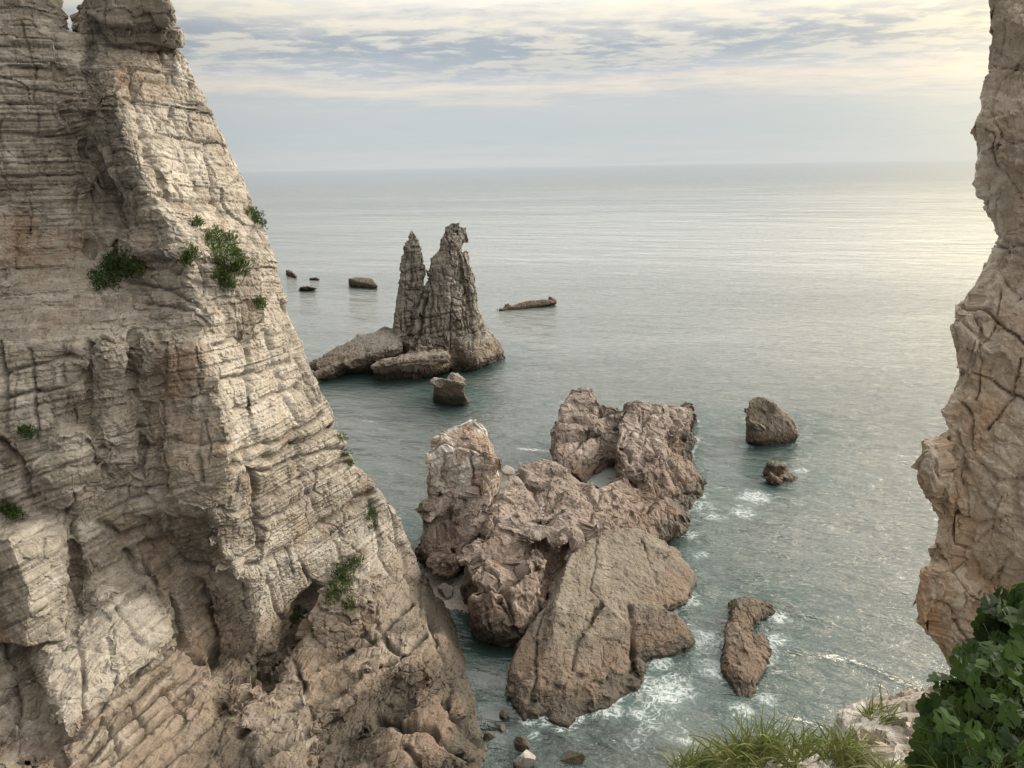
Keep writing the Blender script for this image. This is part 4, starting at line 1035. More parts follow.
def water_mat(name, body, with_attrs=True):
    t = NT(name)
    pos = t.n('ShaderNodeNewGeometry').outputs['Position']
    if with_attrs:
        fo, sh, ca = t.attr('foam'), t.attr('shallow'), t.attr('calm')
    rotm = t.n('ShaderNodeMapping'); t.put(rotm.inputs['Vector'], pos)
    rotm.inputs['Rotation'].default_value = (0, 0, R(22))
    v = rotm.outputs[0]
    wp = t.vadd(v, t.vmul(t.noise(v, 0.35, 2, color=True), (0.9, 0.9, 0)))
    w1 = t.noise(t.vmul(wp, (0.55, 1.2, 1)), 1.0, 3, 0.5, 0.3)
    w2 = t.noise(t.vmul(wp, (0.6, 1.25, 1)), 2.3, 4, 0.6, 0.3)
    w3 = t.noise(t.vmul(v, (0.35, 1.0, 1)), 0.16, 3, 0.6)
    # peaked little crests: fold the chop about its mean
    w2 = t.math('SUBTRACT', 1.0, t.math('ABSOLUTE', t.math('MULTIPLY_ADD', w2, 2.6, -1.3)))
    h = t.math('ADD', t.math('MULTIPLY', w1, 0.56), t.math('MULTIPLY', w2, 0.15))
    if with_attrs:
        # swell and chop grow calmer offshore, with long streaks of ruffled water
        far = t.n('ShaderNodeVectorMath', operation='LENGTH'); t.put(far.inputs[0], pos)
        calmer = t.math('DIVIDE', 55.0, t.math('MAXIMUM', far.outputs['Value'], 55.0))
        streak = t.noise(t.vmul(pos, (0.0028, 0.010, 0)), 1.0, 4, 0.6)
        h = t.math('MULTIPLY', t.math('MULTIPLY', h, ca), t.math('MULTIPLY', t.math('POWER', calmer, 0.8), t.smooth(streak, 0.35, 0.65, 0.55, 1.5)))
    w4 = t.noise(t.vmul(v, (0.30, 1.0, 1)), 0.045, 4, 0.6)
    sw = t.math('MULTIPLY_ADD', w3, 0.55, t.math('MULTIPLY', w4, 1.0))
    if with_attrs: sw = t.math('MULTIPLY', sw, t.math('DIVIDE', 900.0, t.math('MAXIMUM', far.outputs['Value'], 900.0)))
    h = t.math('ADD', h, sw)
    nrm = t.bump(h, 1.0, 1.0 if with_attrs else 0.02)
    fr = t.n('ShaderNodeFresnel'); fr.inputs['IOR'].default_value = 1.45
    t.put(fr.inputs['Normal'], nrm)
    gl = t.n('ShaderNodeBsdfGlossy'); gl.inputs['Roughness'].default_value = 0.11; gl.distribution = 'BECKMANN'
    gl.inputs['Color'].default_value = (1, 1, 1, 1)
    t.put(gl.inputs['Normal'], nrm)
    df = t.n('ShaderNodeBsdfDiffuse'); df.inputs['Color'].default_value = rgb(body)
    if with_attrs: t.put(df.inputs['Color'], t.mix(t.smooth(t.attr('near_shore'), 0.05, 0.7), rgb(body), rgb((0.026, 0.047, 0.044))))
    tr = t.n('ShaderNodeBsdfTransparent'); tr.inputs['Color'].default_value = (0.50, 0.62, 0.60, 1)
    m1 = t.n('ShaderNodeMixShader')
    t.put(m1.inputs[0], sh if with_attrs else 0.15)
    t.t.links.new(df.outputs[0], m1.inputs[1]); t.t.links.new(tr.outputs[0], m1.inputs[2])
    m2 = t.n('ShaderNodeMixShader')
    t.t.links.new(fr.outputs[0], m2.inputs[0]); t.t.links.new(m1.outputs[0], m2.inputs[1]); t.t.links.new(gl.outputs[0], m2.inputs[2])
    last = m2
    if with_attrs:
        wv = t.vadd(pos, t.vmul(t.noise(pos, 0.8, 4, color=True), (1.3, 1.3, 0)))
        thin = lambda sc, wd: t.smooth(t.math('ABSOLUTE', t.math('SUBTRACT', t.noise(wv, sc, 3, 0.55), 0.5)), wd, 0.0)
        patch = t.noise(pos, 0.8, 6, 0.68)
        body_f = t.math('ADD', t.math('SUBTRACT', fo, 0.78), t.math('MULTIPLY', patch, 0.95))
        l1 = t.math('MULTIPLY', thin(1.1, 0.045), t.smooth(body_f, 0.05, 0.40))
        l2 = t.math('MULTIPLY', thin(2.6, 0.06), t.smooth(body_f, 0.15, 0.50))
        f3 = t.math('MULTIPLY', t.smooth(body_f, 0.42, 0.66), t.smooth(t.noise(pos, 4.5, 6, 0.75), 0.44, 0.60))
        ff = t.math('MAXIMUM', t.math('MAXIMUM', t.math('MULTIPLY', l1, 0.75), t.math('MULTIPLY', l2, 0.65)), f3, clamp=True)
        md = t.n('ShaderNodeBsdfDiffuse'); md.inputs['Color'].default_value = (0.20, 0.27, 0.26, 1)
        m0 = t.n('ShaderNodeMixShader')
        t.put(m0.inputs[0], t.smooth(t.math('MULTIPLY_ADD', patch, 0.5, fo), 0.45, 1.2, 0, 0.25)); t.t.links.new(last.outputs[0], m0.inputs[1]); t.t.links.new(md.outputs[0], m0.inputs[2])
        last = m0
        wd = t.n('ShaderNodeBsdfDiffuse'); wd.inputs['Color'].default_value = (0.60, 0.63, 0.64, 1)
        m3 = t.n('ShaderNodeMixShader')
        t.put(m3.inputs[0], t.math('MULTIPLY', ff, 0.62)); t.t.links.new(last.outputs[0], m3.inputs[1]); t.t.links.new(wd.outputs[0], m3.inputs[2])
        last = m3
    t.t.links.new(last.outputs[0], t.out.inputs[0])
    return t.m


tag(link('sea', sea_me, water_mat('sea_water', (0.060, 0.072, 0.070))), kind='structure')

# seabed: shelving from the shore out to the deep
gx = np.arange(-45, 46, 1.5); gy = np.arange(6, 120, 1.5)
GX, GY = np.meshgrid(gx, gy)
q = np.stack([GX.ravel(), GY.ravel(), GX.ravel() * 0], 1)
gz = -0.55 - 0.055 * np.clip(q[:, 1] - 28, 0, 100) - 0.05 * np.clip(q[:, 0] - 2, 0, 60) + 0.35 * fbm(q / 4.0, 4, 9)
i2 = np.arange(len(q)).reshape(len(gy), len(gx))
qd = np.stack([i2[:-1, :-1], i2[:-1, 1:], i2[1:, 1:], i2[1:, :-1]], -1).reshape(-1, 4)
bed_me = bpy.data.meshes.new('seabed')
bed_me.from_pydata(np.stack([q[:, 0], q[:, 1], gz], 1).tolist(), [], qd.tolist())
tag(link('seabed', bed_me, rock_mat('seabed_rock', [(0.10, 0.09, 0.06), (0.17, 0.15, 0.11), (0.25, 0.22, 0.17)], (0.28, 0.26, 0.22), (0.15, 0.11, 0.07), wet=False)), kind='structure')

# little pebble beach behind the channel
gx = np.linspace(0, 1, 40)
GX, GY = np.meshgrid(gx, gx)
c00, c10, c01, c11 = Zp(425, 632, 0), Zp(480, 632, 0), Zp(425, 572, 0), Zp(480, 572, 0)
pts = []
for u, v in zip(GX.ravel(), GY.ravel()):
    p = c00 * (1 - u) * (1 - v) + c10 * u * (1 - v) + c01 * (1 - u) * v + c11 * u * v
    p.z = -0.25 + 0.75 * v
    pts.append(p)
pp = np.array([tuple(p) for p in pts])
f1, f2, off, idd = cells(pp / 0.16, 4)
pp[:, 2] += 0.10 * np.clip(0.7 - f1, 0, 1) + 0.06 * fbm(pp / 0.8, 3, 3)
i2 = np.arange(1600).reshape(40, 40)
qd = np.stack([i2[:-1, :-1], i2[:-1, 1:], i2[1:, 1:], i2[1:, :-1]], -1).reshape(-1, 4)
bm_ = bpy.data.meshes.new('pebble_beach'); bm_.from_pydata(pp.tolist(), [], qd.tolist())
tb = NT('grey_pebbles')
posn = tb.n('ShaderNodeNewGeometry').outputs['Position']
cb = tb.mix(tb.voro(posn, 7.0, 'F1', 'Distance'), rgb((0.34, 0.31, 0.28)), rgb((0.15, 0.13, 0.115)))
cb = tb.mix(0.5, cb, tb.ramp(tb.noise(posn, 3, 6, 0.7), [(0.3, (0.14, 0.12, 0.10)), (0.7, (0.36, 0.33, 0.30))]))
bsb = tb.n('ShaderNodeBsdfPrincipled'); tb.put(bsb.inputs['Base Color'], cb); bsb.inputs['Roughness'].default_value = 0.8
tb.put(bsb.inputs['Normal'], tb.bump(tb.voro(posn, 9.0, 'F1', 'Distance'), 0.8, 0.05))
tb.t.links.new(bsb.outputs[0], tb.out.inputs[0])
tag(link('beach', bm_, tb.m), kind='structure')

# tide pool
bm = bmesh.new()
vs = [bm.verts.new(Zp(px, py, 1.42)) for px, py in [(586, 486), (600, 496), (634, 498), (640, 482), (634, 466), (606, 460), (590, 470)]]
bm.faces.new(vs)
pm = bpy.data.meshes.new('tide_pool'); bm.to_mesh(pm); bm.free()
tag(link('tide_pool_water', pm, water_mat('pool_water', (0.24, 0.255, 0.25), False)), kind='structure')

# ------------------------------------------------------------------ plants
def leaf_mat(name, a, b, tip=None):
    t = NT(name)
    pos = t.n('ShaderNodeNewGeometry').outputs['Position']
    rnd = t.attr('tint')
    c = t.mix(rnd, rgb(a), rgb(b))
    c = t.mix(t.smooth(t.noise(pos, 14, 4, 0.6), 0.5, 0.75, 0, 0.5), c, rgb([x * 0.6 for x in a]))
    bs = t.n('ShaderNodeBsdfPrincipled'); t.put(bs.inputs['Base Color'], c); bs.inputs['Roughness'].default_value = 0.6
    bs.inputs['Specular IOR Level'].default_value = 0.12
    tl = t.n('ShaderNodeBsdfTranslucent'); t.put(tl.inputs['Color'], t.mix(0.5, c, rgb((0.10, 0.16, 0.02))))
    m = t.n('ShaderNodeMixShader'); m.inputs[0].default_value = 0.22
    t.t.links.new(bs.outputs[0], m.inputs[1]); t.t.links.new(tl.outputs[0], m.inputs[2])
    t.t.links.new(m.outputs[0], t.out.inputs[0])
    return t.m


GRASS = leaf_mat('grass_blades', (0.045, 0.075, 0.015), (0.25, 0.25, 0.10))
SHRUB = leaf_mat('cliff_shrub_leaves', (0.016, 0.036, 0.010), (0.065, 0.090, 0.026))
LEAF = leaf_mat('broad_leaves', (0.006, 0.018, 0.006), (0.036, 0.068, 0.014))
tw = NT('brown_stem')
bsw = tw.n('ShaderNodeBsdfPrincipled'); bsw.inputs['Roughness'].default_value = 0.9
tw.put(bsw.inputs['Base Color'], tw.ramp(tw.noise(tw.n('ShaderNodeNewGeometry').outputs['Position'], 20, 4), [(0.3, (0.06, 0.045, 0.025)), (0.7, (0.15, 0.11, 0.06))]))
tw.t.links.new(bsw.outputs[0], tw.out.inputs[0])
STEM = tw.m


class Soup:
    def __init__(s): s.v, s.f, s.t = [], [], []

    def add(s, vs, fs, tint):
        b = len(s.v)
        s.v += [tuple(v) for v in vs]; s.f += [tuple(i + b for i in f) for f in fs]; s.t += [tint] * len(vs)

    def build(s, name, mat, parent=None):
        me = bpy.data.meshes.new(name); me.from_pydata(s.v, [], s.f)
        a = me.attributes.new('tint', 'FLOAT', 'POINT'); a.data.foreach_set('value', np.array(s.t, np.float32))
        return link(name, me, mat, parent)


def blade(sp, base, d, length, width, droop, tint, seg=6):
    d = Vector(d).normalized(); side = d.cross(Vector((random.uniform(-1, 1), random.uniform(-1, 1), 0.3)))
    side = side.normalized() * width
    vs, fs = [], []
    p = Vector(base)
    for k in range(seg + 1):
        f = k / seg
        w = side * (1 - f ** 1.7) * (0.55 + 0.45 * min(1, f * 4))
        vs += [p - w, p + w]
        d = (d + Vector((0, 0, -droop / seg * (0.4 + f)))).normalized()
        p = p + d * (length / seg)
    for k in range(seg):
        fs.append((2 * k, 2 * k + 1, 2 * k + 3, 2 * k + 2))
    sp.add(vs, fs, tint)


def tube(sp, pts, r0, r1, n=6):
    vs, fs = [], []
    for k, p in enumerate(pts):
        d = (Vector(pts[min(k + 1, len(pts) - 1)]) - Vector(pts[max(k - 1, 0)])).normalized()
        a = d.orthogonal().normalized(); b = d.cross(a)
        r = r0 + (r1 - r0) * k / (len(pts) - 1)
        vs += [Vector(p) + (a * math.cos(6.283 * j / n) + b * math.sin(6.283 * j / n)) * r for j in range(n)]
    for k in range(len(pts) - 1):
        for j in range(n):
            fs.append((k * n + j, k * n + (j + 1) % n, (k + 1) * n + (j + 1) % n, (k + 1) * n + j))
    sp.add(vs, fs, 0.5)


DG = bpy.context.evaluated_depsgraph_get()
SCENE_RAY = lambda px, py: S.ray_cast(DG, CAM, ray(px, py).normalized())


def on_rock(px, py):
    ok, loc, n, *_ = SCENE_RAY(px, py)
    return (loc, n) if ok else (None, None)


def shrub(spots, lab, n, leaf=0.11, name='shrub', grp='shrubs rooted on the left cliff'):
    """low cliff plant of small leaves and grass blades, over rooted spots (px, py, radius px)"""
    c0, _ = on_rock(*spots[0][:2])
    root = thing(name, lab, 'shrub', c0, grp)
    fol, n_st = Soup(), 0
    area = sum(r * r for _, _, r in spots)
    for px, py, r in spots:
        for _ in range(max(8, int(n * r * r / area))):
            a, rr = random.uniform(0, 6.283), r * math.sqrt(random.random())
            if random.random() < 0.25: rr *= 1.25
            loc, nn = on_rock(px + rr * math.cos(a), py + rr * math.sin(a) * 0.8)
            if loc is None or (loc - c0).length > 4 or loc.z < 0.3: continue
            out_d = (nn * 0.6 + Vector((0, 0, 0.8))).normalized()
            hh = random.uniform(0.02, 0.42) * (1.1 - rr / r * 0.6)
            if hh > 0.15 and n_st < 5 and random.random() < 0.3:
                st = Soup(); tube(st, [loc - out_d * 0.05 - c0, loc + out_d * hh - c0], 0.012, 0.005, 4)
                st.build('stem', STEM, root); n_st += 1
            tint = random.random() ** 1.4
            for _k in range(3):
                b = loc + out_d * hh + Vector([random.gauss(0, 0.07) for _ in range(3)]) - c0
                d = (out_d + Vector([random.gauss(0, 0.7) for _ in range(3)])).normalized()
                s_ = d.orthogonal().normalized(); u_ = d.cross(s_)
                s_ = (s_ * math.cos(a) + u_ * math.sin(a)) * leaf * random.uniform(0.14, 0.36)
                L = leaf * random.uniform(1.0, 2.8)
                fol.add([b, b + d * L * 0.45 + s_, b + d * L, b + d * L * 0.45 - s_], [(0, 1, 2, 3)], tint)
    fol.build('foliage', SHRUB, root)
    return root


shrub([(122, 266, 17), (108, 278, 15), (137, 272, 10), (100, 288, 6)], 'dark green shrub patch on the scree ledge of the upper left cliff', 700)
shrub([(222, 246, 14), (230, 262, 14), (238, 270, 9), (212, 238, 8)], 'largest green shrub hanging on the sunlit shoulder of the left cliff', 600)
shrub([(222, 278, 9), (228, 287, 7)], 'green tuft just below the largest shrub on the cliff shoulder', 220)
shrub([(258, 220, 6), (264, 226, 5), (251, 214, 4)], 'green shrub on the skyline edge of the left cliff against the sea', 220)
shrub([(190, 256, 7), (187, 264, 5)], 'small shrub beside pale stones on the cliff shoulder', 140)
shrub([(196, 226, 4)], 'tiny green tuft at the top of the shaded cliff corner', 60)
shrub([(259, 306, 5)], 'small olive tuft alone on the sunlit face of the left cliff', 70)
shrub([(345, 572, 11), (340, 588, 12), (333, 600, 8), (358, 562, 7), (349, 606, 7)], 'green grassy shrub growing on the jutting block low on the left cliff', 480)
shrub([(295, 620, 6), (298, 612, 4)], 'dark green shrub in the deep crevice behind the jutting block', 80)
shrub([(370, 517, 6), (373, 528, 4), (368, 508, 3)], 'thin green tuft near the sea edge halfway down the left cliff', 100)
shrub([(345, 455, 4), (349, 466, 3), (341, 440, 3)], 'sparse tuft at the sea edge of the left cliff, below the stack ridge', 70)
shrub([(28, 434, 6)], 'small green tuft on the shaded left wall below the scree ledge', 90)
shrub([(8, 512, 8), (16, 518, 6)], 'green shrub on the small rubble ledge at the left picture edge', 160)

# foreground ledge under the viewer
ledge = thing('rock_ledge', 'pale broken rock ledge at the bottom right, beneath the viewer and beside the grass', 'rock', Dp(900, 740, 4.6))
LB = bed_tilt((1, 0.2), 0.3)


def near_rock(name, chunk, seed, vox=0.018, parent=ledge):
    me = rockify(remesh(hulls(chunk), vox), LB, seed, layers=[(0.22, 0.05, 0.02, 0.012)], flats=[(0.36, (1, 1, 0.8), 0.75, 0.6, 0.03), (0.14, (1, 1, 0.8), 0.7, 0.6, 0.012)], facet=[(0.25, 0.08, 0.8, 0.0)], rough=0.03, rl=0.2, smooth_it=1)
    o = link(name, me, LEDGE); settle(o, parent)
    return o


LEDGE = rock_mat('white_ledge_rock', [(0.16, 0.13, 0.10), (0.28, 0.24, 0.20), (0.37, 0.335, 0.295)], (0.45, 0.425, 0.39), (0.26, 0.175, 0.105), fine=3, strata=0.3, wet=False, grain=3.5, pale_at=(0.45, 0.6))
near_rock('ledge_top', [[('d', 838, 716, 5.2), ('d', 852, 702, 5.3), ('d', 890, 700, 5.4), ('d', 940, 684, 5.6), ('d', 990, 690, 5.2), ('d', 1020, 780, 4.2), ('d', 930, 800, 3.9), ('d', 858, 790, 4.2), ('d', 842, 740, 4.9),
                         ('d', 860, 830, 5.4), ('d', 1000, 830, 5.4), ('d', 1060, 740, 4.6)]], 81)
near_rock('ledge_block', [[('d', 846, 730, 4.6), ('d', 880, 728, 4.6), ('d', 905, 745, 4.3), ('d', 900, 790, 3.9), ('d', 850, 790, 4.0), ('d', 850, 760, 4.2), ('d', 880, 800, 4.8)]], 82)
near_rock('ledge_block', [[('d', 720, 768, 4.2), ('d', 735, 758, 4.3), ('d', 765, 755, 4.3), ('d', 790, 775, 4.1), ('d', 780, 830, 4.0), ('d', 700, 830, 4.0), ('d', 750, 830, 4.8)]], 83)
near_rock('soil_base', [[('d', 640, 790, 4.5), ('d', 700, 770, 4.8), ('d', 760, 750, 5.0), ('d', 840, 735, 5.1), ('d', 860, 800, 4.4), ('d', 640, 860, 4.2), ('d', 850, 860, 4.0), ('d', 750, 860, 5.2)]], 84)
near_rock('ledge_stone', [[('d', 905, 720, 4.5), ('d', 918, 717, 4.5), ('d', 926, 724, 4.45), ('d', 914, 730, 4.4), ('d', 906, 728, 4.4), ('d', 916, 726, 4.6)]], 85, 0.012)
foot = [[tuple(p) for p in pts_] for pts_ in ([(-4, 2.6, 20.4), (0.8, 4.0, 20.6), (4.5, 4.3, 20.6), (9, 3.5, 20.0), (9, -6, 21), (-4, -6, 21), (-4, 5, -1), (9, 8, -1), (11, -6, -1), (-6, -6, -1)],
                                                [(6, 8.6, 13.6), (9, 10.5, 12.5), (14, 9, 14), (12, 3, 15), (5, 3, 15), (4, 9, -1), (12, 12, -1), (17, 9, -1), (14, 0, -1), (4, 0, -1)])]
bmf = bmesh.new()
for pts_ in foot:
    g = bmesh.ops.convex_hull(bmf, input=[bmf.verts.new(p) for p in pts_])
raw = bpy.data.meshes.new('raw'); bmf.to_mesh(raw); bmf.free()
me = rockify(remesh(raw, 0.25), LB, 86, layers=[(1.2, 0.3, 0.2, 0.2)], flats=[(2.0, (1, 1, 0.8), 0.6, 0.4, 0.1)], rough=0.15, rl=0.9, smooth_it=1)
settle(link('headland', me, CLIFF), ledge)
bpy.context.view_layer.update(); DG = bpy.context.evaluated_depsgraph_get()


def grass(px0, px1, n, dd, hpx, lab, spread=9, rise=None, clumps=9):
    """tussocks of arching blades rooted on the ledge, a few clumps of different height and lean"""
    cx = (px0 + px1) / 2
    root = thing('grass_tussock', lab, 'grass', Dp(cx, rise(cx), dd), 'grass tussocks at the bottom edge')
    sp = Soup(); dead = Soup()
    cl = [(random.uniform(px0, px1), random.uniform(0.5, 1.25), random.gauss(0.1, 0.35), random.uniform(-0.3, 0.25), random.random()) for _ in range(clumps)]
    for _ in range(n):
        c = random.choice(cl)
        px = c[0] + random.gauss(0, (px1 - px0) / 16)
        py = rise(min(max(px, px0), px1)) + random.uniform(-3, spread * 2)
        b = Dp(px, py, dd + c[3] + random.uniform(-0.1, 0.1)) - root.location
        L = hpx / FPX * dd * random.uniform(0.35, 1.2) * c[1]
        dirv = Vector((random.gauss(c[2], 0.42) + (px - cx) / (px1 - px0) * 0.5, random.gauss(-0.1, 0.35), 1))
        blade(sp, b, dirv, L, random.uniform(0.0025, 0.009), random.uniform(0.1, 2.6), min(1, 0.6 * random.random() ** 1.1 + 0.4 * c[4]))
    sp.build('blades', GRASS, root)
    if len(dead.v) > 1e9: dead.build('dry_blades', DRY, root)


DRY = leaf_mat('dry_grass', (0.16, 0.115, 0.05), (0.28, 0.22, 0.11))
grass(728, 850, 760, 4.3, 56, 'tall bright grass tussock left of the pale rock ledge', rise=lambda x: 756 - 12 * math.sin((x - 732) / 124 * 3.14))
grass(738, 812, 220, 4.3, 74, 'tallest grass tussock leaning over the water, behind the rounded pale rock', rise=lambda x: 757)
grass(668, 760, 700, 4.4, 36, 'short grass running along the bottom edge left of the rounded rock', rise=lambda x: 766 - (x - 668) * 0.14)
grass(856, 902, 300, 5.2, 30, 'low dark grass tuft on the top of the pale rock ledge', rise=lambda x: 712)
grass(885, 950, 240, 3.9, 44, 'grass under the broad leaves on the pale rock ledge', rise=lambda x: 772)

# leafy bush close to the viewer
bush = thing('leafy_bush', 'dark green broad-leaved bush filling the bottom right corner', 'bush', Dp(1000, 800, 2.6))
LOBES = [(0, 0.08), (0.20, -0.04), (0.42, 0.06), (0.50, 0.22), (0.47, 0.30), (0.60, 0.44), (0.58, 0.58), (0.47, 0.60), (0.45, 0.76), (0.33, 0.86), (0.22, 0.82), (0.15, 0.97), (0, 1.02)]
outline = LOBES + [(-x, y) for x, y in reversed(LOBES[1:-1])]


def broad_leaf(sp, base, d, nrm, size, tint):
    d = d.normalized(); s_ = d.cross(nrm).normalized(); n_ = s_.cross(d)
    curl = random.uniform(-0.15, 0.45); fold_ = random.uniform(0.05, 0.35)
    vs = []
    for x, y in outline + [(0, 0.3), (0, 0.6)]:
        zz_ = fold_ * abs(x) - curl * y * y + random.uniform(-0.02, 0.02)
        vs.append(base + (s_ * x + d * y + n_ * zz_) * size)
    N = len(outline); a, b = N, N + 1
    fs = []
    for k in range(N):
        k2 = (k + 1) % N
        y = (outline[k][1] + outline[k2][1]) / 2
        fs.append((k, k2, a if y < 0.45 else b))
    ks = [k for k in range(N) if outline[k][1] < 0.45]
    sp.add(vs, fs, tint)
    # close the seam between the two fans
    sp.f.append((len(sp.v) - 2, len(sp.v) - 1, len(sp.v) - len(vs) + 3))
    sp.f.append((len(sp.v) - 1, len(sp.v) - 2, len(sp.v) - len(vs) + N - 3))


lf = Soup()
shapes = [(1012, 640, 34, 3.2), (1030, 610, 30, 3.2), (985, 700, 44, 2.8), (1020, 720, 60, 2.6), (960, 720, 32, 2.8), (1000, 760, 70, 2.4), (950, 750, 30, 2.6), (1040, 780, 80, 2.3), (1005, 672, 40, 2.9), (1060, 660, 60, 2.8)]
for px, py, r, d0 in shapes:
    c = Dp(px, py, d0)
    st = Soup(); tube(st, [Dp(1010 + random.uniform(-20, 40), 830, d0 + 0.1) - bush.location, (Dp(px + 10, (py + 830) / 2, d0 + 0.15)) - bush.location, c - bush.location], 0.012, 0.005)
    st.build('stem', STEM, bush)
    for _ in range(int(r * 2.8)):
        a, rr = random.uniform(0, 6.283), r * random.random() ** 0.6
        dz = random.uniform(-0.22, 0.30)
        b = Dp(px + rr * math.cos(a), py + rr * math.sin(a), d0 + dz)
        away = (b - c).normalized() if (b - c).length > 1e-4 else Vector((0, 0, 1))
        nrm = (Vector((0, -0.55, 0.8)) + Vector([random.gauss(0, 0.42) for _ in range(3)])).normalized()
        d = Vector((away.x + random.gauss(0, 0.5), random.gauss(-0.3, 0.5), random.gauss(-0.35, 0.4)))
        d = d - nrm * d.dot(nrm)
        size = random.uniform(0.045, 0.11) * d0 / 2.8
        tube(lf, [b - bush.location - nrm * 0.10 + away * -0.05, b - bush.location], 0.002, 0.0015, 4)
        broad_leaf(lf, b - bush.location, d, nrm, size, random.random())
lf.build('leaves', LEAF, bush)
sp = Soup()
root = thing('grass_tussock', 'long thin grass blades poking up through the dark leafy bush', 'grass', Dp(985, 790, 2.5), 'grass tussocks at the bottom edge')
for _ in range(46):
    px = random.uniform(940, 1020)
    b = Dp(px, random.uniform(760, 810), 2.35 + random.uniform(-.15, .1)) - root.location
    blade(sp, b, (random.gauss(-0.05, 0.4), random.gauss(-0.1, 0.2), 1), random.uniform(0.15, 0.36), random.uniform(0.002, 0.004), random.uniform(0.3, 1.8), random.random() ** 1.5)
sp.build('blades', GRASS, root)

# ------------------------------------------------------------------ sky, sun
SUN_AZ, SUN_EL = R(66), R(25)       # azimuth from straight ahead towards the right
W = bpy.data.worlds.new('World'); S.world = W; W.use_nodes = True
t = NT.__new__(NT); t.t = W.node_tree; t.t.nodes.clear(); t.out = t.n('ShaderNodeOutputWorld')
dirv = t.n('ShaderNodeTexCoord').outputs['Generated']
sep = t.n('ShaderNodeSeparateXYZ'); t.put(sep.inputs[0], dirv)
hor = t.math('SQRT', t.math('ADD', t.math('MULTIPLY', sep.outputs[0], sep.outputs[0]), t.math('MULTIPLY', sep.outputs[1], sep.outputs[1])))
el = t.math('DIVIDE', sep.outputs[2], t.math('MAXIMUM', hor, 0.001))
zc = t.math('ADD', t.math('MAXIMUM', sep.outputs[2], 0.0), 0.045)
cmb = t.n('ShaderNodeCombineXYZ')
t.put(cmb.inputs[0], t.math('DIVIDE', sep.outputs[0], zc)); t.put(cmb.inputs[1], t.math('DIVIDE', sep.outputs[1], zc))
cp = cmb.outputs[0]
cp = t.vmul(cp, (0.8, 1.0, 1.0))
big = t.noise(cp, 0.28, 5, 0.55)
mid = t.noise(t.vadd(cp, t.vmul(t.noise(cp, 0.6, 3, color=True), (0.8, 0.8, 0))), 0.9, 7, 0.62)
fine = t.noise(cp, 2.6, 6, 0.65)
e2 = t.math('ADD', el, t.math('MULTIPLY', t.math('SUBTRACT', big, 0.5), 0.075))
e2 = t.math('ADD', e2, t.math('MULTIPLY', t.math('SUBTRACT', mid, 0.5), 0.048))
nd = t.n('ShaderNodeMapRange'); t.put(nd.inputs[0], e2); nd.inputs[1].default_value = 0.0; nd.inputs[2].default_value = 0.5
base = t.ramp(nd.outputs[0], [(0.00, (0.64, 0.67, 0.665)), (0.08, (0.57, 0.625, 0.635)), (0.145, (0.60, 0.63, 0.64)), (0.185, (0.80, 0.735, 0.66)), (0.215, (0.57, 0.60, 0.64)),
                             (0.26, (0.42, 0.475, 0.525)), (0.30, (0.44, 0.49, 0.54)), (0.345, (0.80, 0.775, 0.71)), (0.40, (0.86, 0.83, 0.75)), (1.0, (0.86, 0.85, 0.83))])
amt = t.smooth(el, 0.05, 0.16)
vfine = t.noise(t.vadd(cp, t.vmul(t.noise(cp, 2.0, 3, color=True), (0.35, 0.35, 0))), 5.5, 5, 0.6)
pz = t.math('MULTIPLY_ADD', fine, 0.38, t.math('MULTIPLY_ADD', vfine, 0.34, t.math('MULTIPLY', mid, 0.40)))
lit = t.math('MULTIPLY', t.smooth(pz, 0.515, 0.62), amt)
base = t.mix(t.math('MULTIPLY', lit, 0.55), base, rgb((1.05, 0.95, 0.76)))
shd = t.math('MULTIPLY', t.smooth(pz, 0.52, 0.42), amt)
base = t.mix(t.math('MULTIPLY', shd, 0.60), base, rgb((0.42, 0.465, 0.535)))
# warm glow around the veiled sun
gd = Vector((math.sin(R(50)) * math.cos(R(24)), math.cos(R(50)) * math.cos(R(24)), math.sin(R(24))))
dn = t.n('ShaderNodeVectorMath', operation='DOT_PRODUCT'); t.put(dn.inputs[0], dirv); dn.inputs[1].default_value = gd
glow = t.math('POWER', t.math('MAXIMUM', dn.outputs['Value'], 0.0), 16.0)
gcol = t.mix(glow, rgb((0, 0, 0)), rgb((0.95, 0.70, 0.28)))
base = t.mix(1.0, base, gcol, 'ADD')
gd2 = Vector((math.sin(R(34)) * math.cos(R(9)), math.cos(R(34)) * math.cos(R(9)), math.sin(R(9))))
dn2 = t.n('ShaderNodeVectorMath', operation='DOT_PRODUCT'); t.put(dn2.inputs[0], dirv); dn2.inputs[1].default_value = gd2
g2 = t.math('MULTIPLY', t.math('POWER', t.math('MAXIMUM', dn2.outputs['Value'], 0.0), 90.0), t.smooth(pz, 0.42, 0.60, 0.35, 1.0))
base = t.mix(1.0, base, t.mix(g2, rgb((0, 0, 0)), rgb((0.22, 0.155, 0.04))), 'ADD')
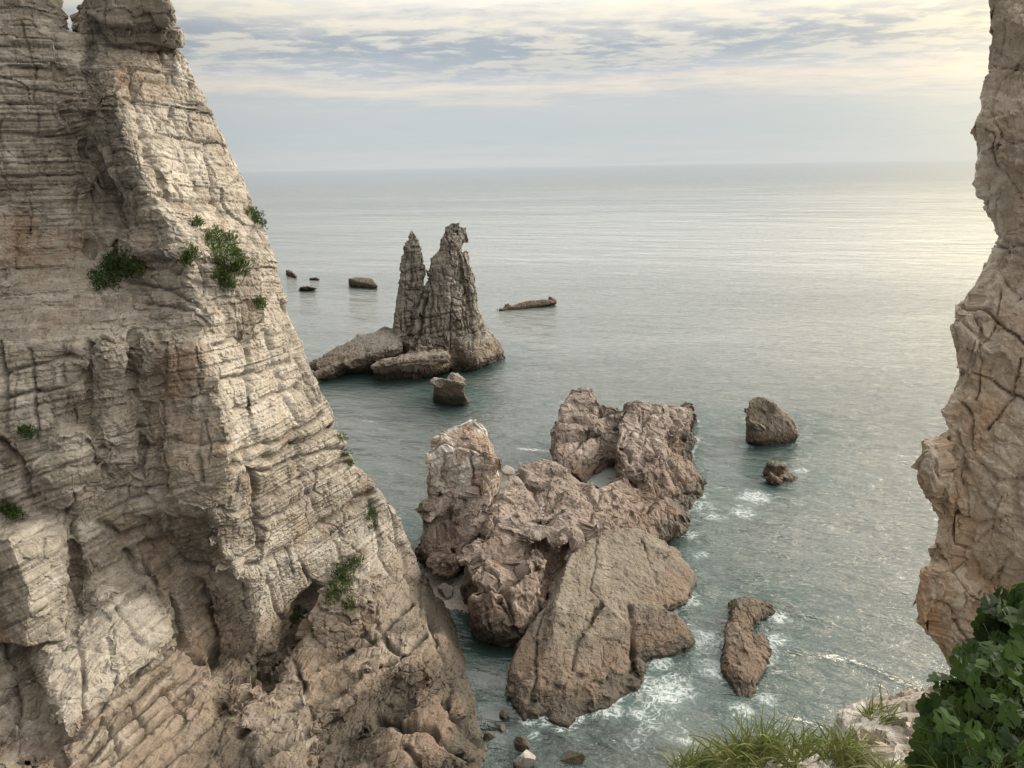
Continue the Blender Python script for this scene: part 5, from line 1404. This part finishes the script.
# the overcast is brighter overhead
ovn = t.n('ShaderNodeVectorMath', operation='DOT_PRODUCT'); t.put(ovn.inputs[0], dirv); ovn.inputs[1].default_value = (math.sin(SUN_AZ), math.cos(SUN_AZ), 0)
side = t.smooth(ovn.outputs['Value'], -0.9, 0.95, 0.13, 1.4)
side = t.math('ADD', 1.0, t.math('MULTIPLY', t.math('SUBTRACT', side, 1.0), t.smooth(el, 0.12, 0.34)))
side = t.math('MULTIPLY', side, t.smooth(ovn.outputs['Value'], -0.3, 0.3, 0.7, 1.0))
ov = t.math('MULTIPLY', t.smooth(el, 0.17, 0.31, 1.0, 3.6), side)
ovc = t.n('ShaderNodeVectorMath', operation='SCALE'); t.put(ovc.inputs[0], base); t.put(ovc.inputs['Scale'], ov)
sky = t.n('ShaderNodeTexSky', sky_type='NISHITA')
sky.sun_disc = False; sky.sun_elevation = SUN_EL; sky.sun_rotation = SUN_AZ
sky.altitude = 30; sky.dust_density = 3.0
bg1 = t.n('ShaderNodeBackground'); t.put(bg1.inputs[0], sky.outputs[0]); bg1.inputs[1].default_value = 0.06
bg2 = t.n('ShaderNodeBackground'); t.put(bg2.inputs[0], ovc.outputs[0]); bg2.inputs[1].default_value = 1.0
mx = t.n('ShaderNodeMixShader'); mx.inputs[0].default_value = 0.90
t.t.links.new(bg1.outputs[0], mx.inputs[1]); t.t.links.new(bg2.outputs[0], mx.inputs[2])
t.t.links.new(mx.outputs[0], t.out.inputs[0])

sd = bpy.data.lights.new('sun', 'SUN'); sd.energy = 3.1; sd.angle = R(10); sd.color = (1.0, 0.925, 0.80)
so = bpy.data.objects.new('sun', sd); COL.objects.link(so)
sv = Vector((math.sin(SUN_AZ) * math.cos(SUN_EL), math.cos(SUN_AZ) * math.cos(SUN_EL), math.sin(SUN_EL)))
so.rotation_euler = sv.to_track_quat('Z', 'Y').to_euler()
so.location = (20, 10, 60)

S.view_settings.view_transform = 'Standard'
S.view_settings.look = 'None'
S.view_settings.exposure = 0.1
S.view_settings.gamma = 1.0
S.render.engine = 'CYCLES'
S.cycles.use_denoising = True
S.cycles.max_bounces = 6
S.cycles.diffuse_bounces = 3
S.cycles.glossy_bounces = 3
S.cycles.transparent_max_bounces = 8
